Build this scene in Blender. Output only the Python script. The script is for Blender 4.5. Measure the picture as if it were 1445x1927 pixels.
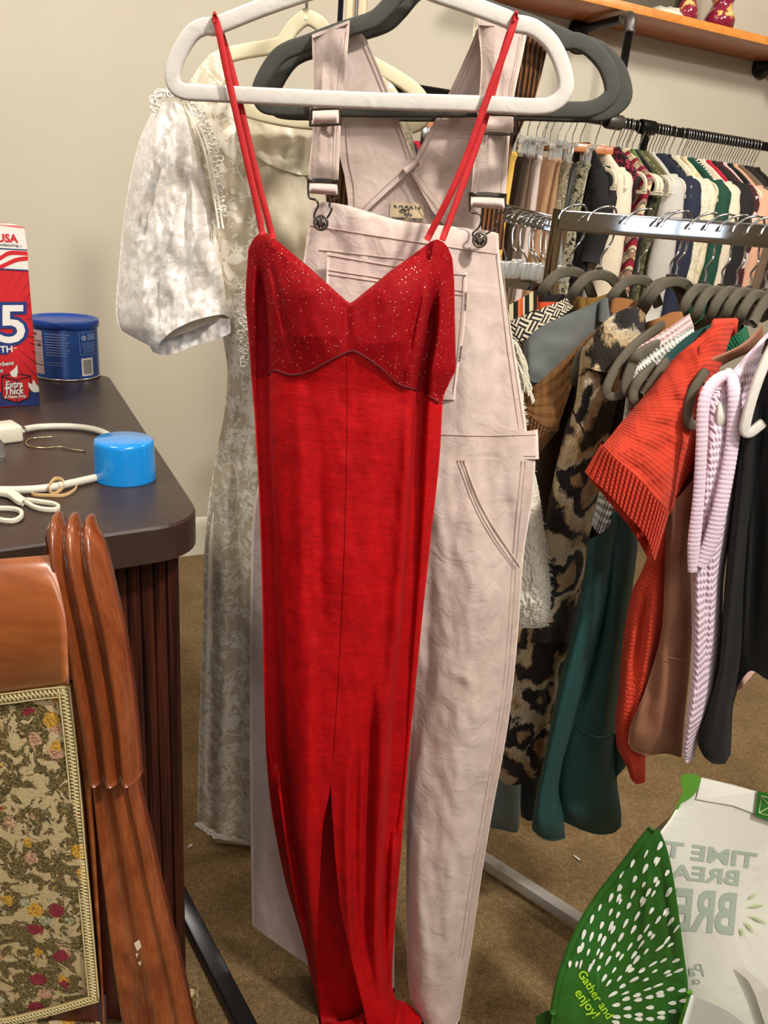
import bpy, math, random
from mathutils import Vector, Matrix, noise
R=math.radians
random.seed(7)
for o in list(bpy.data.objects): bpy.data.objects.remove(o)
SC=bpy.context.scene; COL=SC.collection
# ---------------- camera ----------------
F=1450.0; PIT=R(21.1); ROL=R(-4.9); EYE=1.3
fw=Vector((0,math.cos(PIT),-math.sin(PIT)))
u0=Vector((0,math.sin(PIT),math.cos(PIT))); r0=Vector((1,0,0))
cc,ss=math.cos(ROL),math.sin(ROL)
rt=r0*cc-u0*ss; up=r0*ss+u0*cc
cam=bpy.data.cameras.new('camera'); co=bpy.data.objects.new('camera',cam); COL.objects.link(co)
cam.sensor_fit='VERTICAL'; cam.sensor_height=24; cam.lens=F/1927*24; cam.clip_start=0.02
M=Matrix.Identity(4)
for i in range(3): M[i][0]=rt[i]; M[i][1]=up[i]; M[i][2]=-fw[i]
M[2][3]=EYE; co.matrix_world=M; SC.camera=co
# ---------------- world, exposure ----------------
W=bpy.data.worlds.new('world'); SC.world=W; W.use_nodes=True
W.node_tree.nodes['Background'].inputs[0].default_value=(1,.95,.88,1); W.node_tree.nodes['Background'].inputs[1].default_value=.3
SC.view_settings.view_transform='Standard'; SC.view_settings.look='None'; SC.view_settings.gamma=1; SC.view_settings.exposure=0.13
# ---------------- wall frame: t runs along the back wall, n into it ----------------
AW=R(26.4); tv=Vector((math.cos(AW),math.sin(AW),0)); nv=Vector((-math.sin(AW),math.cos(AW),0)); DW=2.777
def TN(s,n,z): return tv*s+nv*n+Vector((0,0,z))
# ---------------- lights (ceiling fixtures of the shop, plus added fill lamps) ----------------
def area(loc,target,size,e,col=(1,.945,.86)):
    l=bpy.data.lights.new('ceiling_or_fill_lamp','AREA'); l.shape='DISK'; l.size=size; l.energy=e; l.color=col
    o=bpy.data.objects.new('ceiling_or_fill_light',l); COL.objects.link(o); o.location=loc
    o.rotation_euler=(Vector(target)-Vector(loc)).to_track_quat('-Z','Y').to_euler(); return o
area((.95,-.15,2.7),(.0,1.3,.8),.16,44)
area((-.9,-.3,2.72),(-.3,1.6,.6),.4,8)  # weak fill from the left, added
area((1.6,1.9,2.72),(1.3,3.0,1.0),.4,30)
area((-1.1,.7,2.72),(-.7,2.7,.7),.5,27)
area((1.0,-1.0,2.7),(.2,1.2,.6),.8,24)  # broad front fill, added to lift the dark sides
# ---------------- helpers ----------------
def ray(x,y):
    d=fw*F+rt*(x-722.5)-up*(y-963.5); return d/d.y
def P(x,y,Y,zmin=.004):
    d=ray(x,y)*Y; d.z+=EYE
    if d.z<zmin and d.z<EYE:
        r=ray(x,y); d=r*((zmin-EYE)/r.z); d.z=zmin
    return d
def PZ(x,y,Z):
    r=ray(x,y); d=r*((Z-EYE)/r.z); d.z=Z; return d
def PW(x,y,off):
    r=ray(x,y); t=(DW-off)/(r.dot(nv)); d=r*t; d.z+=EYE; return d
def prp(o,label=None,cat=None,group=None,kind=None):
    if label: o['label']=label
    if cat: o['category']=cat
    if group: o['group']=group
    if kind: o['kind']=kind
    return o
def thing(name,label,cat,loc=(0,0,0),group=None):
    o=bpy.data.objects.new(name,None); COL.objects.link(o); o.location=loc; o.empty_display_size=.05
    return prp(o,label,cat,group)
def obj(name,V,Fc,mat,parent=None,smooth=True,uv=None,label=None):
    off=Vector(parent['_o']) if parent is not None and '_o' in parent.keys() else (parent_loc(parent) if parent is not None else Vector((0,0,0)))
    me=bpy.data.meshes.new(name); me.from_pydata([tuple(Vector(v)-off) for v in V],[],Fc); me.update()
    if smooth: me.polygons.foreach_set('use_smooth',[True]*len(me.polygons))
    if uv:
        L=me.uv_layers.new(name='UVMap')
        for lp in me.loops: L.data[lp.index].uv=uv[lp.vertex_index]
    if mat: me.materials.append(mat)
    o=bpy.data.objects.new(name,me); COL.objects.link(o)
    if parent is not None: o.parent=parent
    if label: o['label']=label
    return o
def parent_loc(p):
    v=Vector((0,0,0))
    while p is not None: v+=p.location; p=p.parent
    return v
def struct(name,V,Fc,mat,smooth=False):
    o=obj(name,V,Fc,mat,None,smooth); o['kind']='structure'; return o
def join(*ms):
    V=[];Fc=[]
    for v,f in ms:
        b=len(V); V+=list(v); Fc+=[tuple(i+b for i in q) for q in f]
    return V,Fc
def boxm(c,ex,ey,ez,bev=0):
    """box: centre c, half-vectors ex ey ez; bevelled edges if bev"""
    c=Vector(c);ex=Vector(ex);ey=Vector(ey);ez=Vector(ez)
    if not bev:
        V=[c+ex*a+ey*b+ez*d for d in(-1,1) for b in(-1,1) for a in(-1,1)]
        return V,[(0,2,3,1),(4,5,7,6),(0,1,5,4),(2,6,7,3),(0,4,6,2),(1,3,7,5)]
    import bmesh
    bm=bmesh.new(); V=[bm.verts.new(c+ex*a+ey*b+ez*d) for d in(-1,1) for b in(-1,1) for a in(-1,1)]
    for q in [(0,2,3,1),(4,5,7,6),(0,1,5,4),(2,6,7,3),(0,4,6,2),(1,3,7,5)]: bm.faces.new([V[i] for i in q])
    bmesh.ops.bevel(bm,geom=list(bm.edges),offset=bev,segments=2,affect='EDGES',profile=.5)
    bm.verts.index_update(); bm.verts.ensure_lookup_table()
    r=([v.co.copy() for v in bm.verts],[tuple(v.index for v in f.verts) for f in bm.faces]); bm.free(); return r
def cr(pts,n=6,closed=False):
    pts=[Vector(p) for p in pts]; N=len(pts); out=[]
    rng=range(N if closed else N-1)
    for i in rng:
        p0=pts[i-1] if (i>0 or closed) else pts[0]*2-pts[1]
        p1=pts[i]; p2=pts[(i+1)%N]
        p3=pts[(i+2)%N] if (closed or i+2<N) else p2*2-p1
        for k in range(n):
            t=k/n; out.append(.5*((2*p1)+(p2-p0)*t+(2*p0-5*p1+4*p2-p3)*t*t+(3*p1-p0-3*p2+p3)*t**3))
    if not closed: out.append(pts[-1])
    return out
def circ(r,n=10,r2=None):
    r2=r2 or r; return [(r*math.cos(2*math.pi*i/n),r2*math.sin(2*math.pi*i/n)) for i in range(n)]
def rrect(w,h,b,n=3):
    o=[]
    for sx,sy,a0 in ((1,1,0),(-1,1,90),(-1,-1,180),(1,-1,270)):
        for k in range(n+1):
            a=R(a0+90*k/n); o.append((sx*(w-b)+b*math.cos(a),sy*(h-b)+b*math.sin(a)))
    return o
def sweep(path,prof,axis=None,closed=False,scale=None,caps=True):
    path=[Vector(p) for p in path]; N=len(path); V=[];Fc=[]; K=len(prof); B=None
    for i,p in enumerate(path):
        a=path[i-1] if (i>0 or closed) else p; b=path[(i+1)%N] if (i<N-1 or closed) else p
        T=(b-a).normalized()
        ref=Vector(axis) if axis is not None else (B if B is not None else (Vector((0,1,0)) if abs(T.y)<.9 else Vector((1,0,0))))
        A=T.cross(ref)
        if A.length<1e-5: A=T.cross(Vector((.3,.5,.8)))
        A.normalize(); B=A.cross(T).normalized()
        s=scale[i] if scale else 1
        pr=prof(i/(N-1)) if callable(prof) else prof
        V+=[p+A*(q[0]*s)+B*(q[1]*s) for q in pr]
    for i in range(N if closed else N-1):
        j=(i+1)%N
        Fc+=[(i*K+k,i*K+(k+1)%K,j*K+(k+1)%K,j*K+k) for k in range(K)]
    if caps and not closed: Fc+=[tuple(range(K)),tuple(range((N-1)*K,N*K))[::-1]]
    return V,Fc
def tube(pts,r,n=8,sm=5,closed=False,axis=None): return sweep(cr(pts,sm,closed) if sm else pts,circ(r,n),axis,closed)
def lathe(c,prof,n=32,ax=Vector((0,0,1))):
    ax=Vector(ax).normalized(); e1=ax.orthogonal().normalized(); e2=ax.cross(e1); V=[];Fc=[]; c=Vector(c)
    for r,h in prof: V+=[c+ax*h+(e1*math.cos(2*math.pi*i/n)+e2*math.sin(2*math.pi*i/n))*r for i in range(n)]
    for j in range(len(prof)-1): Fc+=[(j*n+i,j*n+(i+1)%n,(j+1)*n+(i+1)%n,(j+1)*n+i) for i in range(n)]
    Fc+=[tuple(range(n))[::-1],tuple(range((len(prof)-1)*n,len(prof)*n))]
    return V,Fc
def herm(poly):
    """smooth interpolation through (t,value) pairs"""
    if callable(poly): return poly
    if not isinstance(poly,(list,tuple)): return lambda t:poly
    xs=[p[0] for p in poly]; ys=[p[1] for p in poly]; n=len(xs)
    if n==1: return lambda t:ys[0]
    d=[(ys[i+1]-ys[i])/(xs[i+1]-xs[i]) for i in range(n-1)]
    m=[d[0]]+[0 if d[i-1]*d[i]<=0 else 2*d[i-1]*d[i]/(d[i-1]+d[i]) for i in range(1,n-1)]+[d[-1]]
    def f(t):
        if t<=xs[0]: return ys[0]+m[0]*(t-xs[0])
        if t>=xs[-1]: return ys[-1]+m[-1]*(t-xs[-1])
        i=0
        while t>xs[i+1]: i+=1
        h=xs[i+1]-xs[i]; s=(t-xs[i])/h
        return (2*s**3-3*s*s+1)*ys[i]+(s**3-2*s*s+s)*h*m[i]+(-2*s**3+3*s*s)*ys[i+1]+(s**3-s*s)*h*m[i+1]
    return f
def cloth(name,guides,T,B,Yd,mat,parent,folds=(),nseg=None,nv=60,front=.012,back=.012,nz=0,nzs=.02,rib=None,ep=4,drop=None,label=None,closeb=False,closet=False):
    """a hollow garment piece. guides: x-pixel curves over y; T,B: top/bottom y over u; Yd depth(u,v,x,y);
       folds: (amp,width_px,[(y,x)..]) with amp>0 towards the viewer; drop(u_index) removes front columns (slits)"""
    G=[herm(g) for g in guides]; Tf=herm(T); Bf=herm(B)
    if nseg is None: nseg=[40//(len(G)-1)]*(len(G)-1)
    FF=[(a,w,herm(l),l[0][0],l[-1][0]) for a,w,l in folds]
    cols=[(k+i/n,k) for k,n in enumerate(nseg) for i in range(n+1)]
    NU=len(cols); tot=len(G)-1; V=[];UV=[]
    Yf=Yd if callable(Yd) else (lambda u,v,x,y:Yd)
    grid=[]
    for j in range(nv+1):
        v=j/nv
        for c,k in cols:
            u=c/tot; y=Tf(u)+(Bf(u)-Tf(u))*v
            s=c-k; xa=G[k](y); xb=G[k+1](y); x=xa+(xb-xa)*s
            if tot>1: lo=G[0](y); hi=G[-1](y); u=min(1,max(0,(x-lo)/max(1e-6,hi-lo)))
            grid.append((u,v,x,y))
    for side in (0,1):
        for u,v,x,y in grid:
            e=1-abs(2*u-1)**ep
            if closeb: e*=min(1,(1-v)*closeb)**.5
            if closet: e*=min(1,v*closet)**.5
            Y=Yf(u,v,x,y)
            if side==0:
                rel=front*e
                for a,w,l,ya,yb in FF:
                    fl_=max(30,min(160,.35*(yb-ya))); fade=max(0,min(1,(y-ya)/fl_)); fade=fade*fade*(3-2*fade)*max(0,min(1,(yb-y)/fl_))
                    d=(x-l(y))/w
                    if abs(d)<3.5: rel+=a*fade*math.exp(-d*d)*min(1,e*3)
                if nz: rel+=nz*noise.noise(Vector((x*nzs,y*nzs*.35,3.1)))*min(1,e*2)+nz*.4*noise.noise(Vector((x*nzs*3,y*nzs*1.4,9.1)))*min(1,e*2)
                if rib: rel+=rib(u,v,x,y)*min(1,e*4)
                Y-=rel
            else: Y+=back*e
            p=P(x,y,Y); V.append(p); UV.append((x/1450*Y,-(y/1450*Y)))
    Fc=[]; n=len(grid)
    for j in range(nv):
        for i in range(NU-1):
            a=j*NU+i; q=(a,a+1,a+1+NU,a+NU)
            if cols[i][1]!=cols[i+1][1]: continue
            if not(drop and drop(cols[i][1],grid[a][3])):
                Fc.append(q[::-1])
            Fc.append(tuple(t+n for t in q))
    # join the two sides at left/right edges
    for j in range(nv):
        for i in (0,NU-1):
            a=j*NU+i; Fc.append((a,a+NU,a+NU+n,a+n) if i==0 else (a+n,a+NU+n,a+NU,a))
    if closet: Fc+=[(i,i+1,i+1+n,i+n) for i in range(NU-1)]
    if closeb: Fc+=[(nv*NU+i+n,nv*NU+i+1+n,nv*NU+i+1,nv*NU+i) for i in range(NU-1)]
    # drop degenerate quads
    FF2=[]
    for q in Fc:
        if (V[q[0]]-V[q[1]]).length<1e-7 and (V[q[2]]-V[q[3]]).length<1e-7: continue
        FF2.append(q)
    lo,hi=G[0],G[-1]
    def surf(x,y,k_=0):
        w=hi(y)-lo(y); u=min(1,max(0,(x-lo(y))/max(1e-6,w))); e=1-abs(2*u-1)**ep
        yt=Tf(u) ; yb_=Bf(u); v=min(1,max(0,(y-yt)/max(1,yb_-yt)))
        rel=front*e
        for a,ww,l,ya,yb in FF:
            fl_=max(30,min(160,.35*(yb-ya))); fade=max(0,min(1,(y-ya)/fl_)); fade=fade*fade*(3-2*fade)*max(0,min(1,(yb-y)/fl_))
            d=(x-l(y))/ww
            if abs(d)<3.5: rel+=a*fade*math.exp(-d*d)*min(1,e*3)
        if nz: rel+=nz*noise.noise(Vector((x*nzs,y*nzs*.35,3.1)))*min(1,e*2)+nz*.4*noise.noise(Vector((x*nzs*3,y*nzs*1.4,9.1)))*min(1,e*2)
        return Yf(u,v,x,y)-rel
    SURF[name]=surf
    return obj(name,V,FF2,mat,parent,True,UV,label)
SURF={}
def plate(name,poly,Y,th,mat,parent,sm=0,label=None,dy=None,uvs=1):
    """flat cloth/board panel traced in pixels, thickness th, with a small rounded rim"""
    pts=[Vector((p[0],p[1],0)) for p in poly]
    if sm: pts=cr(pts,sm,True)
    n=len(pts); cx=sum(p.x for p in pts)/n; cy=sum(p.y for p in pts)/n
    Yf=Y if callable(Y) else (lambda x,y:Y)
    from mathutils.geometry import tessellate_polygon
    tri=tessellate_polygon([pts]); V=[];UV=[]
    for o in (0,th):
        for p in pts:
            V.append(P(p.x,p.y,Yf(p.x,p.y)+o)); UV.append((p.x/1450,-p.y/1450))
    Fc=[tuple(t) for t in tri]+[tuple(i+n for i in t[::-1]) for t in tri]
    Fc+=[(i,(i+1)%n,(i+1)%n+n,i+n) for i in range(n)]
    return obj(name,V,Fc,mat,parent,False,UV,label)
def pxtube(name,pts,Y,r,mat,parent,n=8,sm=5,closed=False,label=None):
    Yf=Y if callable(Y) else (lambda x,y:Y)
    V,Fc=tube([P(p[0],p[1],(p[2] if len(p)>2 else Yf(*p[:2]))) for p in pts],r,n,sm,closed)
    return obj(name,V,Fc,mat,parent,label=label)
def flatsweep(pts,w,d,b=None,sm=6,closed=False,axis=(0,1,0)):
    b=b or min(w,d)*.7
    return sweep(cr(pts,sm,closed) if sm else pts,rrect(w,d,b),axis,closed)
def text(name,s,org,ex,ey,size,mat,parent,mirror=False,bold=0,align='LEFT',ext=.0004,shear=0,fn=None,sx=1):
    c=bpy.data.curves.new(name,'FONT'); c.body=s; c.size=1; c.align_x=align; c.offset=bold; c.extrude=0; c.shear=shear; c.resolution_u=3
    o=bpy.data.objects.new(name+'_tmp',c); COL.objects.link(o)
    dg=bpy.context.evaluated_depsgraph_get(); me=bpy.data.meshes.new_from_object(o.evaluated_get(dg))
    bpy.data.objects.remove(o); bpy.data.curves.remove(c)
    ex=Vector(ex).normalized(); ey=Vector(ey).normalized(); nz_=ex.cross(ey)
    org=Vector(org); V=[]
    for v in me.vertices:
        x=v.co.x*size*sx; y=v.co.y*size
        if mirror: x=-x
        V.append(fn(x,y) if fn else org+ex*x+ey*y+nz_*ext)
    Fc=[tuple(p.vertices) for p in me.polygons]; bpy.data.meshes.remove(me)
    return obj(name,V,Fc,mat,parent,False)
# ---------------- materials ----------------
class NT:
    def __init__(s,name):
        s.m=bpy.data.materials.new(name); s.m.use_nodes=True; s.t=s.m.node_tree; s.b=s.t.nodes['Principled BSDF']; s.out=s.t.nodes['Material Output']
    def n(s,typ,**k):
        o=s.t.nodes.new('ShaderNode'+typ)
        for a,b in k.items():
            if a.startswith('i_'):
                key=a[2:]; key=int(key) if key.isdigit() else key.replace('_',' '); v=b
                if hasattr(v,'is_output') or isinstance(v,bpy.types.NodeSocket): s.t.links.new(v,o.inputs[key])
                else: o.inputs[key].default_value=v
            else: setattr(o,a,b)
        return o
    def link(s,a,b): s.t.links.new(a,b)
    def co(s,kind='Object',scale=(1,1,1),rot=(0,0,0),loc=(0,0,0)):
        t=s.n('TexCoord'); mp=s.n('Mapping'); s.link(t.outputs[kind],mp.inputs[0])
        mp.inputs['Scale'].default_value=scale; mp.inputs['Rotation'].default_value=rot; mp.inputs['Location'].default_value=loc
        return mp.outputs[0]
    def noise(s,v,sc,det=3,rough=.5,dist=0):
        return s.n('TexNoise',i_Vector=v,i_Scale=sc,i_Detail=det,i_Roughness=rough,i_Distortion=dist).outputs[0]
    def ramp(s,f,stops,interp='LINEAR'):
        r=s.n('ValToRGB'); s.link(f,r.inputs[0]); e=r.color_ramp.elements; r.color_ramp.interpolation=interp
        while len(e)<len(stops): e.new(.5)
        for q,(p,c) in zip(e,stops): q.position=p; q.color=c if len(c)==4 else (*c,1)
        return r.outputs[0]
    def math(s,op,a,b=None,c=None):
        o=s.n('Math',operation=op)
        for i,v in enumerate((a,b,c)):
            if v is None: continue
            if isinstance(v,(int,float)): o.inputs[i].default_value=v
            else: s.link(v,o.inputs[i])
        return o.outputs[0]
    def mix(s,f,a,b,mode='MIX'):
        o=s.n('Mix',data_type='RGBA',blend_type=mode)
        for i,v in ((0,f),(6,a),(7,b)):
            if isinstance(v,bpy.types.NodeSocket): s.link(v,o.inputs[i])
            else: o.inputs[i].default_value=v if not isinstance(v,tuple) or len(v)==4 else (*v,1)
        return o.outputs[2]
    def bump(s,h,st=.3,d=.001,prev=None):
        o=s.n('Bump',i_Strength=st,i_Distance=d,i_Height=h)
        if prev is not None: s.link(prev,o.inputs['Normal'])
        return o.outputs[0]
    def set(s,**k):
        mp={'col':'Base Color','rough':'Roughness','met':'Metallic','nor':'Normal','sheen':'Sheen Weight','sheenr':'Sheen Roughness','sheent':'Sheen Tint','alpha':'Alpha','spec':'Specular IOR Level','trans':'Transmission Weight','ior':'IOR','coat':'Coat Weight','coatr':'Coat Roughness','sss':'Subsurface Weight'}
        for a,v in k.items():
            if a=='sheen': v=v*.1
            i=s.b.inputs[mp[a]]
            if isinstance(v,bpy.types.NodeSocket): s.link(v,i)
            elif isinstance(v,tuple) and len(v)==3 : i.default_value=(*v,1)
            else: i.default_value=v
        return s.m
def L(c):
    """sRGB 0-255 -> linear"""
    return tuple(((x/255)/12.92 if x/255<=.04045 else ((x/255+.055)/1.055)**2.4) for x in c)
def sc(c,k): return tuple(min(1,x*k) for x in c)
def plain(name,c,rough=.6,met=0,**k):
    t=NT(name); return t.set(col=L(c),rough=rough,met=met,**k)
def fabric(name,c,var=.12,rough=.85,weave=900,st=.25,sheen=.2,wr=6,wst=.35,vs=9):
    t=NT(name); v=t.co('Object'); c=L(c)
    n=t.noise(v,vs,4); col=t.ramp(n,[(.3,sc(c,1-var)),(.7,sc(c,1+var))])
    w=t.noise(t.co('Object',scale=(1,1,1.6)),weave,2); w2=t.noise(v,wr*6,3,.55,.6)
    b=t.bump(w2,wst,.004); b=t.bump(w,st,.0006,b)
    return t.set(col=col,rough=rough,nor=b,sheen=sheen)
def knit(name,c,su=260,sv=170,st=.7,var=.15,dip_shade=0,ang=0,d=.003):
    t=NT(name); c=L(c); v=t.co('UV',rot=(0,0,ang)); xyz=t.n('SeparateXYZ'); t.link(v,xyz.inputs[0])
    a=t.math('SINE',t.math('MULTIPLY',xyz.outputs[0],su*2))
    ab=t.math('ABSOLUTE',a)
    b=t.math('SINE',t.math('ADD',t.math('MULTIPLY',xyz.outputs[1],sv*6.28),t.math('MULTIPLY',ab,1.6)))
    h=t.math('ADD',t.math('MULTIPLY',ab,.8),t.math('MULTIPLY',b,.4))
    fz=t.noise(t.co('Object'),700,2); h=t.math('ADD',h,t.math('MULTIPLY',fz,.35))
    n=t.noise(t.co('Object'),14,3)
    col=t.ramp(n,[(.3,sc(c,1-var)),(.7,sc(c,1+var))])
    dk=t.ramp(h,[(0,(.35,.35,.35)),(.45,(1,1,1))]) if dip_shade else None  # shade in the dips between stitches, put into the colour
    if dk is not None: col=t.mix(dip_shade,col,dk,'MULTIPLY')
    return t.set(col=col,rough=.9,nor=t.bump(h,st,d),sheen=.3)
def ribbed(name,c,freq=300,st=.8,var=.1,axis=0,d=.003):
    t=NT(name); c=L(c); xyz=t.n('SeparateXYZ'); t.link(t.co('UV'),xyz.inputs[0])
    h=t.math('ABSOLUTE',t.math('SINE',t.math('MULTIPLY',xyz.outputs[axis],freq)))
    h=t.math('ADD',h,t.math('MULTIPLY',t.noise(t.co('Object'),600,2),.3))
    n=t.noise(t.co('Object'),14,3)
    return t.set(col=t.ramp(n,[(.3,sc(c,1-var)),(.7,sc(c,1+var))]),rough=.9,nor=t.bump(h,st,d),sheen=.25)
def wood(name,c1,c2,rough=.3,scale=(3,3,.6),coat=.4,wsc=6,kind='Object'):
    t=NT(name); v=t.co(kind,scale=scale); n=t.noise(v,wsc,6,.6,1.5); n2=t.noise(t.co(kind,scale=(scale[0]*6,scale[1]*6,scale[2]*2)),wsc*4,3)
    col=t.ramp(t.math('ADD',t.math('MULTIPLY',n,.75),t.math('MULTIPLY',n2,.25)),[(.3,L(c1)),(.7,L(c2))])
    return t.set(col=col,rough=rough,coat=coat,coatr=.15,nor=t.bump(n2,.08,.001))
def metal(name,c,rough=.2): return plain(name,c,rough,1.0)
# ================= ROOM =================
t=NT('wall_paint'); v=t.co('Object'); M_wall=t.set(col=t.ramp(t.noise(v,2.5,3),[(.3,L((205,196,176))),(.7,L((210,201,182)))]),rough=.75,nor=t.bump(t.noise(v,220,2),.12,.001))
M_trim=plain('trim_paint',(228,224,208),.45)
t=NT('carpet'); v=t.co('Object')
a=t.noise(v,300,3,.7); b_=t.noise(v,9,4,.6); c_=t.noise(v,90,3,.6)
m=t.math('ADD',t.math('MULTIPLY',a,.55),t.math('ADD',t.math('MULTIPLY',b_,.2),t.math('MULTIPLY',c_,.25)))
M_carpet=t.set(col=t.ramp(m,[(.34,L((84,64,36))),(.5,L((142,114,74))),(.66,L((196,166,116)))]),rough=1,nor=t.bump(t.math('ADD',a,c_),1,.006),sheen=.2)
M_ceil=plain('ceiling_paint',(225,220,208),.9)
s0,s1,n0=-3.0,5.2,-3.0
def wallbox(name,a,b,th,z0,z1,mat,outward):
    a=Vector(a);b=Vector(b); c=(a+b)/2+Vector(outward)*th/2; c.z=(z0+z1)/2
    return struct(name,*boxm(c,(b-a)/2,Vector(outward)*th/2,(0,0,(z1-z0)/2)),mat)
wallbox('wall_back',TN(s0,DW,0),TN(s1,DW,0),.1,0,2.8,M_wall,nv)
wallbox('wall_front',TN(s0,n0,0),TN(s1,n0,0),.1,0,2.8,M_wall,-nv)
wallbox('wall_left',TN(s0,n0,0),TN(s0,DW,0),.1,0,2.8,M_wall,-tv)
wallbox('wall_right',TN(s1,n0,0),TN(s1,DW,0),.1,0,2.8,M_wall,tv)
struct('floor',*boxm(TN((s0+s1)/2,(n0+DW)/2,-.05),tv*(s1-s0)/2,nv*(DW-n0)/2,(0,0,.05)),M_carpet)
struct('ceiling',*boxm(TN((s0+s1)/2,(n0+DW)/2,2.85),tv*(s1-s0)/2,nv*(DW-n0)/2,(0,0,.05)),M_ceil)
bbp=[(0,0),(.014,0),(.014,.1),(.011,.115),(.006,.125),(0,.13)]
V=[TN(s,DW-o,z*1.18) for s in (s0,s1) for o,z in bbp]; k=len(bbp)
struct('baseboard_back',V,[(i,(i+1)%k,(i+1)%k+k,i+k) for i in range(k)]+[tuple(range(k))[::-1],tuple(range(k,2*k))],M_trim)
# shop window behind the photographer: daylight
t=NT('window_daylight'); em=t.n('Emission',i_Strength=2.4); em.inputs[0].default_value=(.80,.90,1,1); t.link(em.outputs[0],t.out.inputs['Surface']); M_day=t.m
struct('window_1',*boxm(TN(-.9,n0+.03,1.5),tv*.75,nv*.01,(0,0,.75)),M_day)
wfr=[boxm(TN(-.9+a,n0+.04,1.5),tv*.03,nv*.03,(0,0,.8)) for a in (-.77,0,.77)]+[boxm(TN(-.9,n0+.04,1.5+b),tv*.8,nv*.03,(0,0,.03)) for b in (-.77,.77)]
struct('trim_1',*join(*wfr),M_trim)
# ================= SHELF ON THE WALL =================
def snof(p): return p.dot(tv),p.dot(nv),p.z
M_shelf=wood('shelf_wood',(150,72,26),(196,112,52),.4,(1,1,1),.3,8)
pa=PW(1010,8,.27); sA=snof(pa); hS=2.0
# front edge height from the photograph's own ray on that plane
zs=(PW(1010,8,.27).z+PW(1440,92,.27).z)/2; 
SHZ=2.052
sh=thing('wall_shelf','orange brown wooden shelf board along the back wall above the pipe rail','shelf',TN(2.2,DW-.14,SHZ))
sL=PW(957,-5,.27).dot(tv)
obj('board',*boxm(TN((sL+4.6)/2,DW-.121,SHZ-.012),tv*(4.6-sL)/2,nv*.119,(0,0,.013),.003),M_shelf,sh)
obj('front_lip',*boxm(TN((sL+4.6)/2,DW-.243,SHZ-.012),tv*(4.6-sL)/2,nv*.004,(0,0,.0135),.001),wood('lip_wood',(205,120,45),(236,160,80),.35,(1,1,1),.3,12),sh)
# ================= PIPE RAIL =================
M_pipe=plain('black_pipe',(38,37,36),.35,.7); M_fit=plain('grey_fitting',(105,100,96),.45,.8)
ra=PW(1160,230,.30); rb=PW(1420,273,.30); RZ=(ra.z+rb.z)/2
def railp(x,off=.30):
    """point of the rail above pixel column x"""
    r=ray(x,200+ (x-1160)*.17); t=(DW-off)/r.dot(nv); p=r*t; p.z=RZ; return p
pr=thing('pipe_rail','black pipe clothes rail fixed to the back wall under the shelf','clothes rail',(ra.x,ra.y,RZ))
pL=railp(690); pR=TN(4.4,DW-.30,RZ)
obj('rail_pipe',*sweep([pL,pR],circ(.0165,14)),M_pipe,pr)
for xx in (1160,1222):
    q=railp(xx); obj('tee_fitting',*join(sweep([q-tv*.035,q-tv*.03,q+tv*.03,q+tv*.035],circ(.025,14),scale=[.9,1,1,.9])),M_fit if xx==1160 else M_pipe,pr)
q=railp(1160); el=Vector((q.x,q.y,PW(1184,38,.30).z))
el2=PW(1186,30,.30); 
obj('drop_pipe',*sweep([q,Vector((q.x,q.y,el.z-.02))],circ(.015,14)),M_pipe,pr)
obj('elbow_fitting',*tube([el-Vector((0,0,.035)),el-Vector((0,0,.005)),el+nv*.012+Vector((0,0,.01)),el+nv*.04+Vector((0,0,.012))],.021,12,4),M_fit,pr)
wl=el+nv*.285+Vector((0,0,.012))
obj('arm_pipe',*sweep([el+nv*.03+Vector((0,0,.012)),wl],circ(.015,14)),M_pipe,pr)
obj('wall_flange',*lathe(wl+nv*.014,[(.02,-.03),(.022,-.012),(.042,-.010),(.042,0)],24,nv),M_pipe,pr)
q2=railp(1222); obj('post_pipe',*sweep([q2,Vector((q2.x,q2.y,0.0))],circ(.015,14)),M_pipe,pr)
fl=PW(1440,125,.03); obj('wall_flange',*lathe(fl+nv*.03,[(.02,-.25),(.022,-.03),(.045,-.02),(.045,0)],24,nv),M_pipe,pr)
# ================= ORNAMENTS ON THE SHELF =================
t=NT('glazed_red'); v=t.co('Object'); M_vase=t.set(col=t.ramp(t.noise(v,26,4,.6),[(.5,L((140,30,60))),(.54,L((150,38,70))),(.58,L((222,175,80))),(.7,L((240,215,150)))]),rough=.12,coat=1.0)
sv=PW(1348,48,.17); vz=SHZ+.002
def vase(px,k,label):
    r=PW(px,45,.195); r.z=vz
    o=obj('ceramic_vase',*lathe(r,[(.03*k,0),(.05*k,.004),(.052*k,.03),(.038*k,.06),(.032*k,.08),(.042*k,.1),(.045*k,.13),(.03*k,.16),(.026*k,.19),(.034*k,.21)],32),M_vase)
    return prp(o,label,'vase')
vase(1352,1.1,'dark red and gold glazed vase standing on the right of the wooden shelf')
vase(1288,.75,'smaller red and gold figurine vase beside the crumpled white paper on the shelf')
# crumpled white paper
V=[];Fc=[];c0=PW(1262,22,.17); c0.z=vz
n=16
for i in range(n+1):
    for j in range(n//2+1):
        th=2*math.pi*i/n; ph=math.pi/2*j/(n//2)
        d=tv*(math.cos(th)*math.cos(ph)*.10)+nv*(math.sin(th)*math.cos(ph)*.05)+Vector((0,0,math.sin(ph)*.035))
        d*=1+.45*noise.noise(d*40); d.z=max(0,d.z); V.append(c0+d)
for i in range(n):
    for j in range(n//2): a=i*(n//2+1)+j; Fc.append((a,a+n//2+1,a+n//2+2,a+1))
prp(obj('crumpled_paper',V,Fc,plain('paper_white',(222,222,200),.8)),'crumpled white tissue paper lying on the wooden shelf','paper')
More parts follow.
